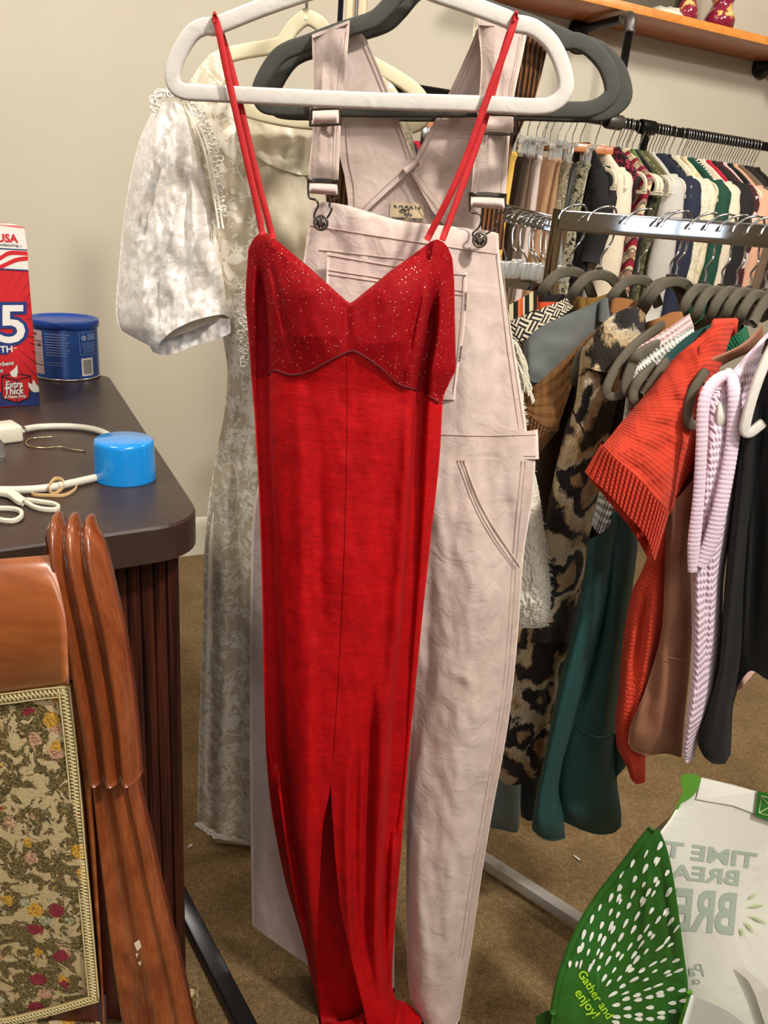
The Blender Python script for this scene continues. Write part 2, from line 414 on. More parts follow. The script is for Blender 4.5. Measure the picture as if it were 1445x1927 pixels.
# dark box/basket behind the paper
bb=PW(1215,0,.10); bb.z=vz+.09
prp(obj('storage_box',*boxm(bb,tv*.16,nv*.05,(0,0,.085),.006),fabric('box_grey',(92,84,70),.2)),'dark grey box behind the crumpled paper on the shelf','box')

# ================= GARMENTS ON THE PIPE RAIL =================
M_wire=metal('hanger_wire',(190,190,190),.18)
M_cream=plain('cream_velvet',(226,216,190),.75,sheen=.3)
M_clear=plain('clear_plastic',(225,228,226),.12,trans=.75,ior=1.45)
M_wdh=wood('hanger_wood',(180,105,55),(206,135,80),.35,(1,1,1),.4,10)
def hook_pts(p,ax,h,r):
    """hanger hook over a rail at p; stem falls to neck h below; ax = hanger direction"""
    z=Vector((0,0,1)); c=p; pts=[c+ax*(-math.cos(R(a)))*r+z*(math.sin(R(a))*r) for a in (-20,20,60,90,120,155,180)]
    pts+=[c+ax*r*.9-z*(r*.9),c+ax*r*.25-z*(h*.5),c-z*(h*.62),c-z*h]
    return pts
def velvet_hanger(name,label,cat,p,ax,mat,hw=.215,drop=.12,hook=.085,rr=.021,group=None,bar=True,half=None,w=.0062,d=.0035,arch=.055):
    """hook over point p (rail axis); ax horizontal unit vector of the arms"""
    z=Vector((0,0,1)); n=p-z*hook; ax=Vector(ax).normalized(); pr_=ax.cross(z)
    root=thing(name,label,cat,tuple(p),group)
    obj('hook',*tube(hook_pts(p,ax,hook,rr),.0022,6,3),M_wire,root)
    L_=[]
    half_pts=[(.0,0),(.018,-.004),(.036,-.016),(.05,-.034),(.068,-.044),(.12,-.062),(.165,-.075),(.195,-.084)]
    e=[(.215,-.1),(.222,-.12),(.216,-.137),(.2,-.142)]
    k=hw/.222; q=drop/.142
    pts=[(a*k,b*q) for a,b in half_pts+e]
    loop=[(-a,b) for a,b in pts[::-1][:-1]]+pts
    loop=loop[:-1] if False else loop
    P3=[n+ax*a+z*b for a,b in loop]
    if bar: V,Fc=flatsweep(P3,w,d,sm=3,closed=True,axis=pr_)
    else: V,Fc=flatsweep(P3[3:-3],w,d,sm=3,axis=pr_)
    # filled arch piece beneath the neck
    A,B=flatsweep([n+ax*x_+z*z_ for x_,z_ in ((-.034,-.03*q),(-.02,-.012*q),(0,-.004),(.02,-.012*q),(.034,-.03*q))],w*1.35,d,sm=3,axis=pr_)
    C,D=sweep([n-z*.006,n+z*.010],circ(.0045,8))
    V,Fc=join((V,Fc),(A,B),(C,D)); obj('frame',V,Fc,mat,root)
    return root
def garment(p,ax,hw,th,length,shoulder,seed,neck=.06,slv=0,taper=1.0,fold=.012,rise=.03):
    """hollow garment hanging from a hanger at p(neck). closed cross-sections"""
    z=Vector((0,0,1)); pr_=Vector(ax).cross(z); K=28; V=[];UV=[]; rows=[]
    prof=[(0.0,neck),(.012,neck*1.15)]
    for i in range(1,7): prof.append((.012+shoulder*i/6,neck*1.15+(hw-neck*1.15)*(i/6)**.85))
    m=14
    for i in range(1,m+1): prof.append((.012+shoulder+(length-shoulder)*i/m,hw*(1+(taper-1)*i/m)*(1-.10*min(1,i/3)+.0)))
    for j,(dz,w) in enumerate(prof):
        tt=th*(.35+.65*min(1,dz/.14))
        for k_ in range(K):
            a=2*math.pi*k_/K; s=math.sin(a); c=math.cos(a)
            f=fold*min(1,dz/.15)*(noise.noise(Vector((c*3.1*w/.2+seed*7.3,dz*1.2,seed)))*1.6+.5*math.sin(c*13+seed*5+dz*2))
            x=w*math.copysign(abs(c)**.8,c); y=(tt*math.copysign(abs(s)**.7,s))+f
            V.append(p-z*(dz-rise)+Vector(ax)*x+pr_*y); UV.append((x+abs(y),-dz))
    Fc=[(j*K+k_,j*K+(k_+1)%K,(j+1)*K+(k_+1)%K,(j+1)*K+k_) for j in range(len(prof)-1) for k_ in range(K)]
    Fc.append(tuple(range(K))[::-1])
    return V,Fc,UV
def sleeve(p,ax,hw,shoulder,ln,r,seed,out=.03,rise=.03):
    z=Vector((0,0,1)); ax=Vector(ax); a=p-z*(shoulder-rise)+ax*(hw-.035)
    pts=[a,a+ax*(.03+out*.3)-z*.06,a+ax*(.02+out)-z*ln*.5,a+ax*(.01+out)-z*ln]
    path=cr(pts,5); n=len(path)
    return sweep(path,[(x,y) for x,y in circ(r,12,r*.62)],scale=[.75+.35*min(1,i/4)+.07*math.sin(i*1.7+seed) -.15*i/n for i in range(n)])
def M_print(name,base,spots,scale=30,rough=.8,st=.25):
    t=NT(name); v=t.co('Object'); n=t.noise(v,scale,4,.65,1.2)
    stops=[(0,L(base))]+[(p,L(c)) for p,c in spots]
    return t.set(col=t.ramp(n,stops,'CONSTANT'),rough=rough,nor=t.bump(t.noise(v,60,3),st,.003))
t=NT('plaid_red'); xyz=t.n('SeparateXYZ'); t.link(t.co('UV',rot=(0,0,.75)),xyz.inputs[0])
f1=t.math('GREATER_THAN',t.math('SINE',t.math('MULTIPLY',xyz.outputs[0],130)),.35); f2=t.math('GREATER_THAN',t.math('SINE',t.math('MULTIPLY',xyz.outputs[1],130)),.35)
f3=t.math('GREATER_THAN',t.math('SINE',t.math('MULTIPLY',xyz.outputs[0],260)),.9)
col=t.mix(f1,L((226,206,170)),L((160,30,52))); col=t.mix(t.math('MULTIPLY',f2,.65),col,L((120,22,44))); col=t.mix(t.math('MULTIPLY',f3,.8),col,L((40,40,40)))
M_plaid=t.set(col=col,rough=.85)
t=NT('houndstooth'); c=t.n('TexChecker',i_Vector=t.co('UV',rot=(0,0,.6)),i_Scale=130.0); c.inputs[1].default_value=(.8,.78,.72,1); c.inputs[2].default_value=(.02,.02,.02,1)
M_hound=t.set(col=c.outputs[0],rough=.85)
BK=(22,21,22); CR=(222,210,184)
bgm={
 'yellow':fabric('yellow_cloth',(236,190,92),.06),'dkbrown':fabric('espresso_cloth',(48,34,26),.2),'taupe':fabric('taupe_cloth',(112,92,74),.12),
 'pinkwhite':fabric('pink_white_cloth',(214,196,188),.06),'tan':ribbed('tan_corduroy',(178,138,104),700,.4,.06,0,.001),'brownl':fabric('brown_cloth',(146,112,86),.1),
 'sequin':M_print('sequin_print',(60,52,42),[(.42,(128,116,90)),(.55,(206,196,168)),(.62,(90,80,60))],160,.4),
 'black':fabric('black_cloth',BK,.3),'satin':plain('black_satin',(20,19,20),.35),'creamblack':M_print('cream_black_print',(34,32,26),[(.45,(204,196,164)),(.6,(120,116,84))],60),
 'cream':fabric('cream_knit',(226,212,188),.05),'floral':M_print('dark_floral',(36,16,22),[(.55,(190,40,80)),(.62,(120,30,50)),(.68,(90,110,60))],50),
 'olive':fabric('olive_cloth',(98,96,58),.16),'olive2':M_print('olive_pattern',(70,70,44),[(.48,(112,112,72)),(.6,(150,150,120))],80),
 'greywhite':fabric('grey_white_knit',(196,192,184),.06),'navy':fabric('navy_cloth',(30,36,58),.15),
 'darkfl':M_print('charcoal_floral',(30,30,34),[(.52,(110,100,96)),(.6,(170,160,150)),(.66,(40,40,44))],55),
 'lace':M_print('cream_lace_print',(206,194,160),[(.48,(230,222,198)),(.6,(244,238,220))],110),
 'creamfl':M_print('cream_floral',(232,220,192),[(.55,(214,190,130)),(.62,(176,160,130)),(.66,(236,226,200))],45),
 'green':fabric('forest_cloth',(16,68,50),.15),'maroon':fabric('maroon_cloth',(66,22,30),.15),'red':fabric('crimson_cloth',(190,28,52),.1),
 'pink':fabric('pale_pink_cloth',(224,196,186),.06),'peach':fabric('peach_cloth',(222,170,140),.06),'greenst':fabric('strap_green',(118,150,84),.1),
 'plaid':M_plaid,'hound':M_hound,'grey':fabric('grey_cloth',(120,118,114),.1)}
# (hook px, material, half width, thickness, length, name, category, label, sleeve length, hanger kind)
bg=[
 (735,'black',.19,.03,.75,'coat','coat','black coat hanging alone at the left end of the wall rail',.5,'velvet'),
 (752,'red',.13,.02,.6,'skirt','skirt','red skirt on a wooden clip hanger beside the lone black coat',0,'wood'),
 (948,'yellow',.13,.020,1.0,'dress','dress','mustard yellow dress hanging leftmost on the wall rail',0,'clip'),
 (965,'dkbrown',.12,.016,.95,'trousers','trousers','dark espresso trousers hanging right of the yellow dress',0,'clip'),
 (976,'taupe',.12,.018,.95,'trousers','trousers','taupe trousers beside the dark espresso pair',0,'clip'),
 (988,'taupe',.12,.016,.9,'trousers','trousers','darker folded taupe trousers next to the pinkish white pair',0,'clip'),
 (1003,'pinkwhite',.12,.022,.95,'trousers','trousers','pinkish white trousers on a clear clip hanger on the wall rail',0,'clip'),
 (1020,'tan',.12,.022,.9,'trousers','trousers','tan fine ribbed trousers right of the white trousers',0,'clip'),
 (1036,'tan',.12,.020,.9,'trousers','trousers','second tan ribbed trousers, the one nearer the sequin dress',0,'clip'),
 (1032,'dkbrown',.12,.016,.8,'skirt','skirt','dark brown skirt between the tan trousers and the sequin dress',0,'wood'),
 (1046,'sequin',.12,.024,.75,'dress','dress','gold and black sequin dress on the wall rail',0,'clip'),
 (1060,'satin',.13,.018,.9,'dress','dress','long black satin dress beside the sequin dress',0,'wood'),
 (1075,'satin',.13,.018,.9,'skirt','skirt','pleated black skirt in front of the cream printed scarf',0,'wood'),
 (1088,'creamblack',.12,.012,.85,'dress','dress','narrow cream and black snake print dress on the wall rail',0,'clip'),
 (1103,'black',.17,.022,.6,'blouse','blouse','black blouse with white trim next to the cream sweater',.3,'velvet'),
 (1132,'cream',.19,.028,.72,'sweater','sweater','long cream sweater hanging under the pipe tee',.55,'velvet'),
 (1160,'floral',.19,.018,.5,'blouse','blouse','black and pink floral blouse right of the cream sweater',0,'velvet'),
 (1176,'plaid',.20,.024,.85,'dress','dress','red and cream plaid dress with green straps',0,'velvet'),
 (1193,'black',.19,.018,.8,'dress','dress','black dress right of the plaid dress',0,'velvet'),
 (1202,'olive2',.19,.018,.85,'dress','dress','olive patterned dress on the wall rail',0,'velvet'),
 (1214,'olive',.19,.018,.85,'jumpsuit','jumpsuit','plain olive jumpsuit beside the olive patterned dress',0,'velvet'),
 (1228,'greywhite',.20,.024,.72,'sweater','sweater','light grey sweater between the olive jumpsuit and the navy coat',.5,'velvet'),
 (1246,'navy',.20,.026,.85,'coat','coat','navy blue coat on the wall rail',.55,'velvet'),
 (1256,'darkfl',.20,.018,.8,'dress','dress','charcoal floral dress right of the navy coat',0,'velvet'),
 (1272,'lace',.20,.03,.75,'cardigan','cardigan','cream lace cardigan, widest of the cream tops on the wall rail',.5,'velvet'),
 (1288,'creamfl',.20,.020,.6,'blouse','blouse','cream blouse with faint yellow flowers',.4,'velvet'),
 (1299,'green',.20,.02,.7,'coat','coat','forest green coat behind the cream floral blouse',.5,'velvet'),
 (1310,'hound',.19,.018,.5,'blazer','blazer','black and white houndstooth blazer on the wall rail',.4,'velvet'),
 (1320,'cream',.20,.024,.55,'sweater','sweater','cream sweater right of the houndstooth blazer',.4,'velvet'),
 (1331,'red',.19,.016,.7,'dress','dress','crimson red dress on the wall rail',0,'velvet'),
 (1341,'black',.21,.022,.7,'coat','coat','black coat between the red dress and the maroon coat',.5,'velvet'),
 (1352,'maroon',.20,.022,.7,'coat','coat','maroon coat on the wall rail',.5,'velvet'),
 (1362,'pink',.20,.018,.65,'blouse','blouse','pale pink blouse right of the maroon coat',.4,'velvet'),
 (1372,'black',.20,.018,.65,'dress','dress','black dress right of the pale pink blouse',0,'velvet'),
 (1382,'peach',.20,.018,.65,'blouse','blouse','peach blouse near the right end of the wall rail',.4,'velvet'),
 (1392,'taupe',.20,.02,.65,'coat','coat','taupe coat near the right end of the wall rail',.4,'velvet'),
 (1402,'black',.20,.024,.7,'sweater','sweater','thick black sweater at the right edge of the wall rail',.5,'velvet'),
 (1414,'dkbrown',.20,.02,.7,'coat','coat','dark brown coat at the right edge of the wall rail',.5,'velvet'),
 (1426,'black',.20,.02,.7,'dress','dress','long black dress last on the wall rail at the photo edge',0,'velvet')]
hz=RZ+.0165+.0018
def short(lab):
    w=lab.replace(',',' ').split(); o=[]
    for q in w:
        if q in ('on','hanging','beside','between','right','behind','with','next','in','near','at','under','widest','the','last','that') and o: break
        o.append(q)
    s=' '.join(o); rest=' '.join(w[len(o):len(o)+5]).rsplit(' the',1)[0] if ' '.join(w[len(o):len(o)+5]).endswith(' the') else ' '.join(w[len(o):len(o)+5])
    return s+' '+rest
rng=random.Random(3)
for i,(x,mk,hw,th,ln,nm,cat,lab,slv,hk) in enumerate(bg):
    p=railp(x); p.z=hz-.019; ax=(-nv*1.0+tv*rng.uniform(-.12,.12)).normalized()
    if hk=='wood': ax=(-nv*.6+tv*.8).normalized()
    if hk=='velvet':
        velvet_hanger('clothes_hanger','cream velvet hanger carrying the '+short(lab),'hanger',p,ax,M_cream,.215,.13,.10,.019,'cream hangers on the wall rail')
        neck=p-Vector((0,0,.10+.012)); V,Fc,UV=garment(neck,ax,hw,th,ln,.09,i+1,neck=.055)
    else:
        z=Vector((0,0,1)); root=thing('clip_hanger',('wooden' if hk=='wood' else 'clear plastic')+' clip hanger carrying the '+' '.join(short(lab).split()[:10]),'hanger',tuple(p),'clip hangers on the wall rail')
        obj('hook',*tube(hook_pts(p,ax,.10,.019),.0022,6,3),M_wire,root)
        mm=M_wdh if hk=='wood' else M_clear; n_=p-z*.105
        obj('bar',*boxm(n_,ax*(.17 if hk=='wood' else .14),ax.cross(z)*.006,z*(.014 if hk=='wood' else .008),.003),mm,root)
        for s_ in (-1,1): obj('clip',*boxm(n_+ax*.10*s_-z*.028,ax*.014,ax.cross(z)*.010,z*.028,.004),M_clear if hk=='clip' else M_wire,root)
        neck=p-z*.16; V,Fc,UV=garment(neck,ax,hw,th,ln,.02,i+1,neck=hw*.95,rise=.012)
    r_=thing(nm,lab,cat,tuple(neck),'clothes hanging on the wall rail')
    obj('body',V,Fc,bgm[mk],r_,uv=UV)
    if slv:
        V,Fc=sleeve(neck,ax,hw,.09,slv,.042,i); obj('sleeve',V,Fc,bgm[mk],r_)
        V,Fc=sleeve(neck,-ax,hw,.09,slv,.042,i+50); obj('sleeve',V,Fc,bgm[mk],r_)
    if mk=='plaid':
        z=Vector((0,0,1))
        for o_ in (.05,.07):
            obj('green_strap',*flatsweep([neck+ax*o_+z*.02,neck+ax*(o_+.07)-z*.05,neck+ax*(o_+.10)-z*.16,neck+ax*(o_+.02)-z*.3],.010,.002,sm=4,axis=tv),bgm['greenst'],r_,label='green strap')
# empty cream hangers crowding the rail
spans=[1172,1183,1190,1216,1222,1234,1240,1252,1262,1296,1304,1315,1326,1336,1346,1357,1367,1377,1387,1397,1408,1420,1432]
seen={}
for i,x in enumerate(spans):
    p=railp(x); p.z=hz-.019
    nb=min(bg,key=lambda q:abs(q[0]-x)); k_=seen.get(nb[7],0); seen[nb[7]]=k_+1
    velvet_hanger('clothes_hanger',('bare cream hanger just left of the ' if not k_ else 'bare cream hanger just right of the ')+' '.join(short(nb[7]).split()[:9]),'hanger',p,(-nv+tv*rng.uniform(-.15,.1)).normalized(),M_cream,.215,.13,.10,.019,'bare cream hangers on the wall rail')
# ================= TABLE =================
def mpp(p): return (Vector(p)-Vector((0,0,EYE))).dot(fw)/F
def PP(x,y,pt,nrm):
    r=ray(x,y); c=Vector((0,0,EYE)); nrm=Vector(nrm); return c+r*((Vector(pt)-c).dot(nrm)/r.dot(nrm))
TZ=.93
A_=PZ(0,1034,TZ); B_=PZ(290,993,TZ); C_=PZ(205,708,TZ); D_=PZ(362,945,TZ)
e1=(B_-A_).normalized(); e2=(C_-D_).normalized()
# corner = intersection of both edges
den=e1.x*e2.y-e1.y*e2.x; w_=D_-A_; s_=(w_.x*e2.y-w_.y*e2.x)/den; CN=A_+e1*s_
far=(C_-CN).length+.03
def rounded(c,r,a,b,n=8):
    """corner c between directions a (incoming reversed) and b"""
    p0=c+a*r; p1=c+b*r; ang=[]
    o=c+a*r+b*r
    return [o-b*r*math.cos(t)-a*r*math.sin(t) for t in [math.pi/2*k/n for k in range(n+1)]]
tb=CN-e1*1.1
poly=[CN-e1*1.1]+rounded(CN,.055,-e1,e2)+rounded(CN+e2*far,.05,-e2,-e1)+[CN-e1*1.1+e2*far]
M_lam=NT('espresso_laminate'); v=M_lam.co('Object',scale=(1,1,1)); n_=M_lam.noise(v,40,4,.6)
M_lam=M_lam.set(col=M_lam.ramp(n_,[(.3,L((54,40,34))),(.7,L((62,47,40)))]),rough=.38,spec=.45,nor=M_lam.bump(M_lam.noise(v,500,2),.04,.0005))
M_edge=plain('espresso_edge',(34,24,22),.35)
tab=thing('counter_table','dark brown laminate counter table with rounded corners against the beige wall','table',(CN.x-.3,CN.y+.2,0))
n_=len(poly); bv=.003
rings=[(TZ-.046,0),(TZ-bv,0),(TZ,-bv)]
cen=sum(poly,Vector())/n_
V=[]
for z,o in rings:
    for p in poly:
        q=p+(cen-p).normalized()*(-o); V.append(Vector((q.x,q.y,z)))
Fc=[(j*n_+i,j*n_+(i+1)%n_,(j+1)*n_+(i+1)%n_,(j+1)*n_+i) for j in range(2) for i in range(n_)]+[tuple(range(n_))[::-1],tuple(range(2*n_,3*n_))]
obj('tabletop',V,Fc,M_lam,tab,False)
t=NT('reeded_dark_wood'); vv=t.co('Object',scale=(1,1,.04)); nn=t.noise(vv,90,4,.6)
M_reed=t.set(col=t.ramp(nn,[(.35,L((34,16,12))),(.6,L((78,36,24))),(.75,L((96,48,30)))]),rough=.4,nor=t.bump(nn,.5,.004))
pc=PZ(352,1900,0)+Vector((0,0,0)); f1=-e1; 
pw=.62; pd=.55
c_=pc+f1*pw/2+Vector((e2.x,e2.y,0))*pd/2
ee2=Vector((-e1.y,e1.x,0)).normalized()
V,Fc=boxm(Vector((0,0,(TZ-.046)/2))+pc+f1*pw/2+ee2*pd/2,e1*pw/2,ee2*pd/2,(0,0,(TZ-.046)/2),.003)
parts=[(V,Fc)]
for k in range(15):
    q=pc+f1*(.012+k*.017); parts.append(sweep([q+Vector((0,0,.0)),q+Vector((0,0,TZ-.047))],circ(.007,8),ee2))
obj('pedestal',*join(*parts),M_reed,tab,False)
# ================= CLEANING RAG BOX =================
M_red=plain('box_red',(205,36,44),.4); M_white=plain('print_white',(232,228,220),.45); M_navy=plain('print_navy',(40,58,120),.4); M_blackp=plain('print_black',(20,20,26),.5)
b0=PZ(0,768,TZ); b1=PZ(75,762,TZ); d_=(b1-b0).normalized(); fn_=Vector((d_.y,-d_.x,0))   # towards viewer
zt=PP(49,428,b1,fn_).z; bw=.10; bd=.12; UPZ=Vector((0,0,1))
bx=thing('rag_box','tall red, white and blue carton of wipes at the left edge of the counter','box',tuple(b1-d_*bw/2))
obj('carton',*boxm(b1-d_*bw/2-fn_*bd/2+UPZ*(zt-TZ)/2,d_*bw/2,fn_*bd/2,UPZ*(zt-TZ)/2,.002),M_red,bx,False)
def onbox(x,y,o=.0006): return PP(x,y,b1,fn_)+fn_*o
def boxpoly(name,pts,mat,o=.0006,parent=None,label=None):
    V=[onbox(x,y,o) for x,y in pts]
    from mathutils.geometry import tessellate_polygon
    tri=tessellate_polygon([[Vector((p[0],p[1],0)) for p in pts]])
    return obj(name,V,[tuple(t) for t in tri],mat,parent or bx,False,None,label)
boxpoly('white_header',[(-58,418),(46,430),(51,470),(-58,464)],M_white)
boxpoly('header_rule',[(-58,463),(51,469.5),(51,471.5),(-58,465.5)],M_navy,.0012)
ex=d_; 
def btext(s,x,y,h,mat,o=.0014,bold=0,shear=0,al='LEFT',rot=0,sx=1):
    p=onbox(x,y,o); a=R(rot); e_x=d_*math.cos(a)+UPZ*math.sin(a); e_y=-d_*math.sin(a)+UPZ*math.cos(a)
    return text('lettering',s,p,e_x,e_y,h*mpp(p)*1.42,mat,bx,bold=bold,shear=shear,align=al,ext=0,sx=sx)
btext('USA',33,456,14,M_red,bold=.035,al='RIGHT')
btext('manufacturing',34,464,5,M_blackp,bold=.01,al='RIGHT'); btext('TM',35,465,3,M_blackp)
# striped flag band
boxpoly('flag_band',[(-58,466),(51,472),(53,508),(-58,502)],M_white,.0008)
for a,b,c,e in (((-58,498),(0,481),(18,472),(51,473)),((-58,518),(5,496),(30,485),(52,482))):
    top=cr([Vector((*q,0)) for q in ((-25,a[1]-8),b,c,e)],6); bot=cr([Vector((q[0]+2,q[1]+ (8 if q[0]>-50 else 10),0)) for q in ((-25,a[1]-4),b,c,e)],6)
    pl_=[(p.x,min(p.y,507)) for p in top]+[(min(p.x,52.5),min(p.y,507)) for p in bot[::-1]]
    boxpoly('flag_stripe',pl_,M_red,.0012)
boxpoly('band_rule',[(-58,501.5),(52.5,507.5),(52.7,510),(-58,504)],M_navy,.0014)
# rays
for i in range(20):
    a=R(-72+ i*9.2); cx_,cy_=-12,620
    r0_,r1_=62+ (i%3)*9,125
    x0,y0=cx_+r0_*math.cos(a),cy_+r0_*math.sin(a)*1.0; x1,y1=cx_+r1_*math.cos(a),cy_+r1_*math.sin(a)
    k_=1
    if x1>54+(y1-510)*.083: 
        f_=(54+(y1-510)*.083-x0)/(x1-x0); x1=x0+(x1-x0)*f_; y1=y0+(y1-y0)*f_
    if y1<512 : 
        f_=(512-y0)/(y1-y0); x1=x0+(x1-x0)*f_; y1=512
    if x1-x0<4: continue
    boxpoly('ray_mark',[(x0,y0-.2),(x1,y1-.8),(x1,y1+.8),(x0,y0+.2)],M_blackp,.001)
# large 5 with navy outline
for mm,off,o in ((M_navy,.075,.0016),(M_white,.015,.0022)):
    p=onbox(-6,644,o); text('numeral','5',p,d_,UPZ,98*mpp(p),mm,bx,bold=off,ext=0,sx=1.12,shear=.08)
boxpoly('navy_plate',[(-58,638),(38,640),(36,648),(18,652),(18,664),(12,667),(-58,666)],M_navy,.0013)
btext('TH',0,663,12,M_white,.002,.02); btext('TM',24,657,3.5,M_white)
for s,x,y in (('absorbent',25,686),('wipes',5,700)):
    btext(s,x,y,8,M_blackp,.0013,.06,.3,'RIGHT',4); btext(s,x,y,8,M_white,.0018,.02,.3,'RIGHT',4)
boxpoly('cube_emblem',[(2,706),(28,702),(58,706),(55,750),(34,760),(3,750)],M_blackp,.001)
boxpoly('cube_face',[(4,711),(30,716),(30,756),(5,748)],M_red,.0014); boxpoly('cube_face',[(32,716),(56,710),(53,748),(32,756)],M_red,.0014); boxpoly('cube_face',[(6,708),(28,704),(54,708),(31,714)],M_red,.0014)
boxpoly('wipe_emblem',[(20,706),(18,700),(26,694),(32,686),(33,700),(31,709),(24,709)],M_white,.0018)
for s,x,y,h in (('Extra',9,729,12),('Thick',7,742,12.5),('& Heavy Duty',8,749,5.5)):
    btext(s,x,y,h,M_blackp,.0018,.07,.15,rot=-1,sx=.85); btext(s,x,y,h,M_white,.0024,.03,.15,rot=-1,sx=.85)
boxpoly('hand_emblem',[(52,719),(60,723),(61,714),(64,716),(67,722),(72,727),(73,737),(63,738),(57,733),(53,727)],M_white,.0022)
boxpoly('navy_footer',[(-58,740),(74,736),(74.6,762),(-58,767)],M_navy,.0008)
tf=b1-d_*bw/2-fn_*bd/2+UPZ*(zt-TZ+.0005)
obj('top_stripe',*boxm(tf,d_*bw/2*.99,fn_*.017,UPZ*.0004),M_white,bx,False)
# ================= COFFEE CAN =================
def blk(c,px_w,top_px,bot_px,zb=TZ):
    p=PZ(c,bot_px,zb); r=px_w/2*mpp(p); h=P(c,top_px,p.y).z-zb; return p,r,h
M_blue=plain('can_blue',(34,78,150),.3,.25); M_lid=plain('lid_blue',(24,66,150),.35); M_tin=metal('tin_rim',(190,188,184),.25)
p,r,h=blk(127,117,598,706); cc_=p
can=thing('food_can','blue food can with a plastic lid behind the red wipes carton','can',tuple(p))
obj('can_body',*lathe(p,[(r*.97,0),(r*.99,.004),(r*.98,.006),(r*.98,h-.012),(r*.97,h-.010)],48),M_blue,can)
obj('bottom_rim',*lathe(p,[(r*.99,0),(r*1.01,.001),(r*1.01,.004),(r*.985,.005)],48),M_tin,can)
obj('lid',*lathe(p,[(r*1.0,h-.016),(r*1.03,h-.014),(r*1.04,h-.003),(r*1.02,h),(r*.94,h),(r*.90,h-.004),(.001,h-.004)],48),M_lid,can)
va=math.atan2(-p.y,-p.x)  # azimuth toward camera
def onc(x,y,o=.0006):   # x metres along circumference from camera side, y height
    a=va+x/r; return Vector((cc_.x+(r*.98+o)*math.cos(a),cc_.y+(r*.98+o)*math.sin(a),cc_.z+y))
def cpatch(name,x0,x1,y0,y1,mat,o=.0005,label=None):
    n=8; V=[onc(x0+(x1-x0)*i/n,y,o) for y in (y0,y1) for i in range(n+1)]
    return obj(name,V,[(i,i+1,i+n+2,i+n+1) for i in range(n)],mat,can,True,None,label)
def ctext(s,x,y,sz,mat,o=.0009,bold=0): return text('lettering',s,(0,0,0),(1,0,0),(0,0,1),sz,mat,can,bold=bold,fn=lambda a,b:onc(x+a,y+b,o))
M_lbl=plain('label_pinkgrey',(196,170,172),.4); M_pale=plain('print_paleblue',(150,170,205),.5)
cpatch('nutrition_label',-r*1.35,-r*.72,.012,h-.02,M_lbl); ctext('Facts',-r*1.2,h-.030,.0085,M_blackp,bold=.03); ctext('160',-r*.98,h-.052,.009,M_blackp,bold=.03)
cpatch('label_rule',-r*1.33,-r*.74,h-.042,h-.0405,M_blackp,.0009); cpatch('label_rule',-r*1.33,-r*.74,.030,.0315,M_blackp,.0009)
for i in range(6): cpatch('label_rule',-r*1.3,-r*.76,h-.058-i*.006,h-.0577-i*.006,M_blackp,.0009)
for i in range(9):
    cpatch('text_line',-r*.62,-r*(.62-.75+(i%3)*.06),h-.026-i*.0052,h-.0247-i*.0052,M_pale,.0008)
for i in range(2): cpatch('text_line',-r*.6,-r*.0,h-.082-i*.005,h-.0812-i*.005,M_pale,.0008)
X0,X1=r*.42,r*1.1
for a,b,c_1,d_1 in ((X0,X1,h-.022,h-.0214),(X0,X1,h-.066,h-.0654),(X0,X0+.0006,h-.066,h-.0214)): cpatch('frame_line',a,b,c_1,d_1,M_pale,.0008)
for k in range(6):
    a=R(60*k+30); c0x,c0y=X0+.010,h-.032
    cpt=[(c0x+math.cos(a)*q+math.cos(a+1.57)*w,c0y+math.sin(a)*q+math.sin(a+1.57)*w) for q,w in ((.0018,-.0006),(.0055,-.0010),(.0055,.0010),(.0018,.0006))]
    obj('spark_mark',[onc(x,y,.001) for x,y in cpt],[(0,1,2,3)],M_white,can,False)
for i in range(3): cpatch('text_line',X0+.019,X1-.002,h-.028-i*.004,h-.0262-i*.004,M_pale,.0009)
for i in range(5): cpatch('text_line',X0+.004+i*.001,X1-.003,h-.044-i*.0042,h-.0432-i*.0042,M_pale,.0008)
cpatch('barcode_label',r*.45,r*.88,.010,.046,M_white)
for i in range(14): cpatch('barcode_bar',r*.5,r*.82,.014+i*.0021,.0151+i*.0021,M_blackp,.0009)
# ================= BLUE CAP =================
p,r,h=blk(236,108,826,899)
M_cap=plain('cap_blue',(20,140,222),.22,coat=.5)
o=obj('bottle_cap',*lathe(p,[(r*1.03,0),(r*1.03,.002),(r*.99,h*.9),(r*.97,h*.97),(r*.92,h),(r*.3,h-.0006),(.001,h)],56),M_cap); prp(o,'bright blue plastic cap standing open side down on the dark counter','cap')
# ================= CABLE, ADAPTER, HOOK, BANDS, SNAP HOOKS =================
M_cab=plain('cable_white',(212,208,192),.4); M_pw=plain('plastic_ivory',(226,220,200),.35)
def TP(x,y,h_=0): q=PZ(x,y,TZ+h_); return q
ad=thing('power_adapter','white power adapter at the left edge of the counter','power adapter',tuple(TP(15,825)))
a0=TP(46,832); dd=(TP(46,832)-TP(0,838)).normalized(); pp=Vector((-dd.y,dd.x,0))
obj('adapter_case',*boxm(a0-dd*.05+pp*.022+UPZ*.013,dd*.05,pp*.022,UPZ*.013,.004),M_pw,ad)
cb=obj('power_cable',*tube([TP(44,808,.008),TP(80,803,.006),TP(140,803,.006),(TP(190,812,.006)),TP(235,838,.006)],.0052,12,8),M_cab,ad)
cb2=obj('cable',*tube([TP(215,893,.006),TP(185,898,.006),TP(140,908,.006),TP(90,918,.006),TP(40,922,.006),TP(-20,922,.006)],.0052,12,8),M_cab); prp(cb2,'white cable running from the blue cap to the snap hooks','cable')
M_gold=metal('hook_metal',(190,175,135),.22)
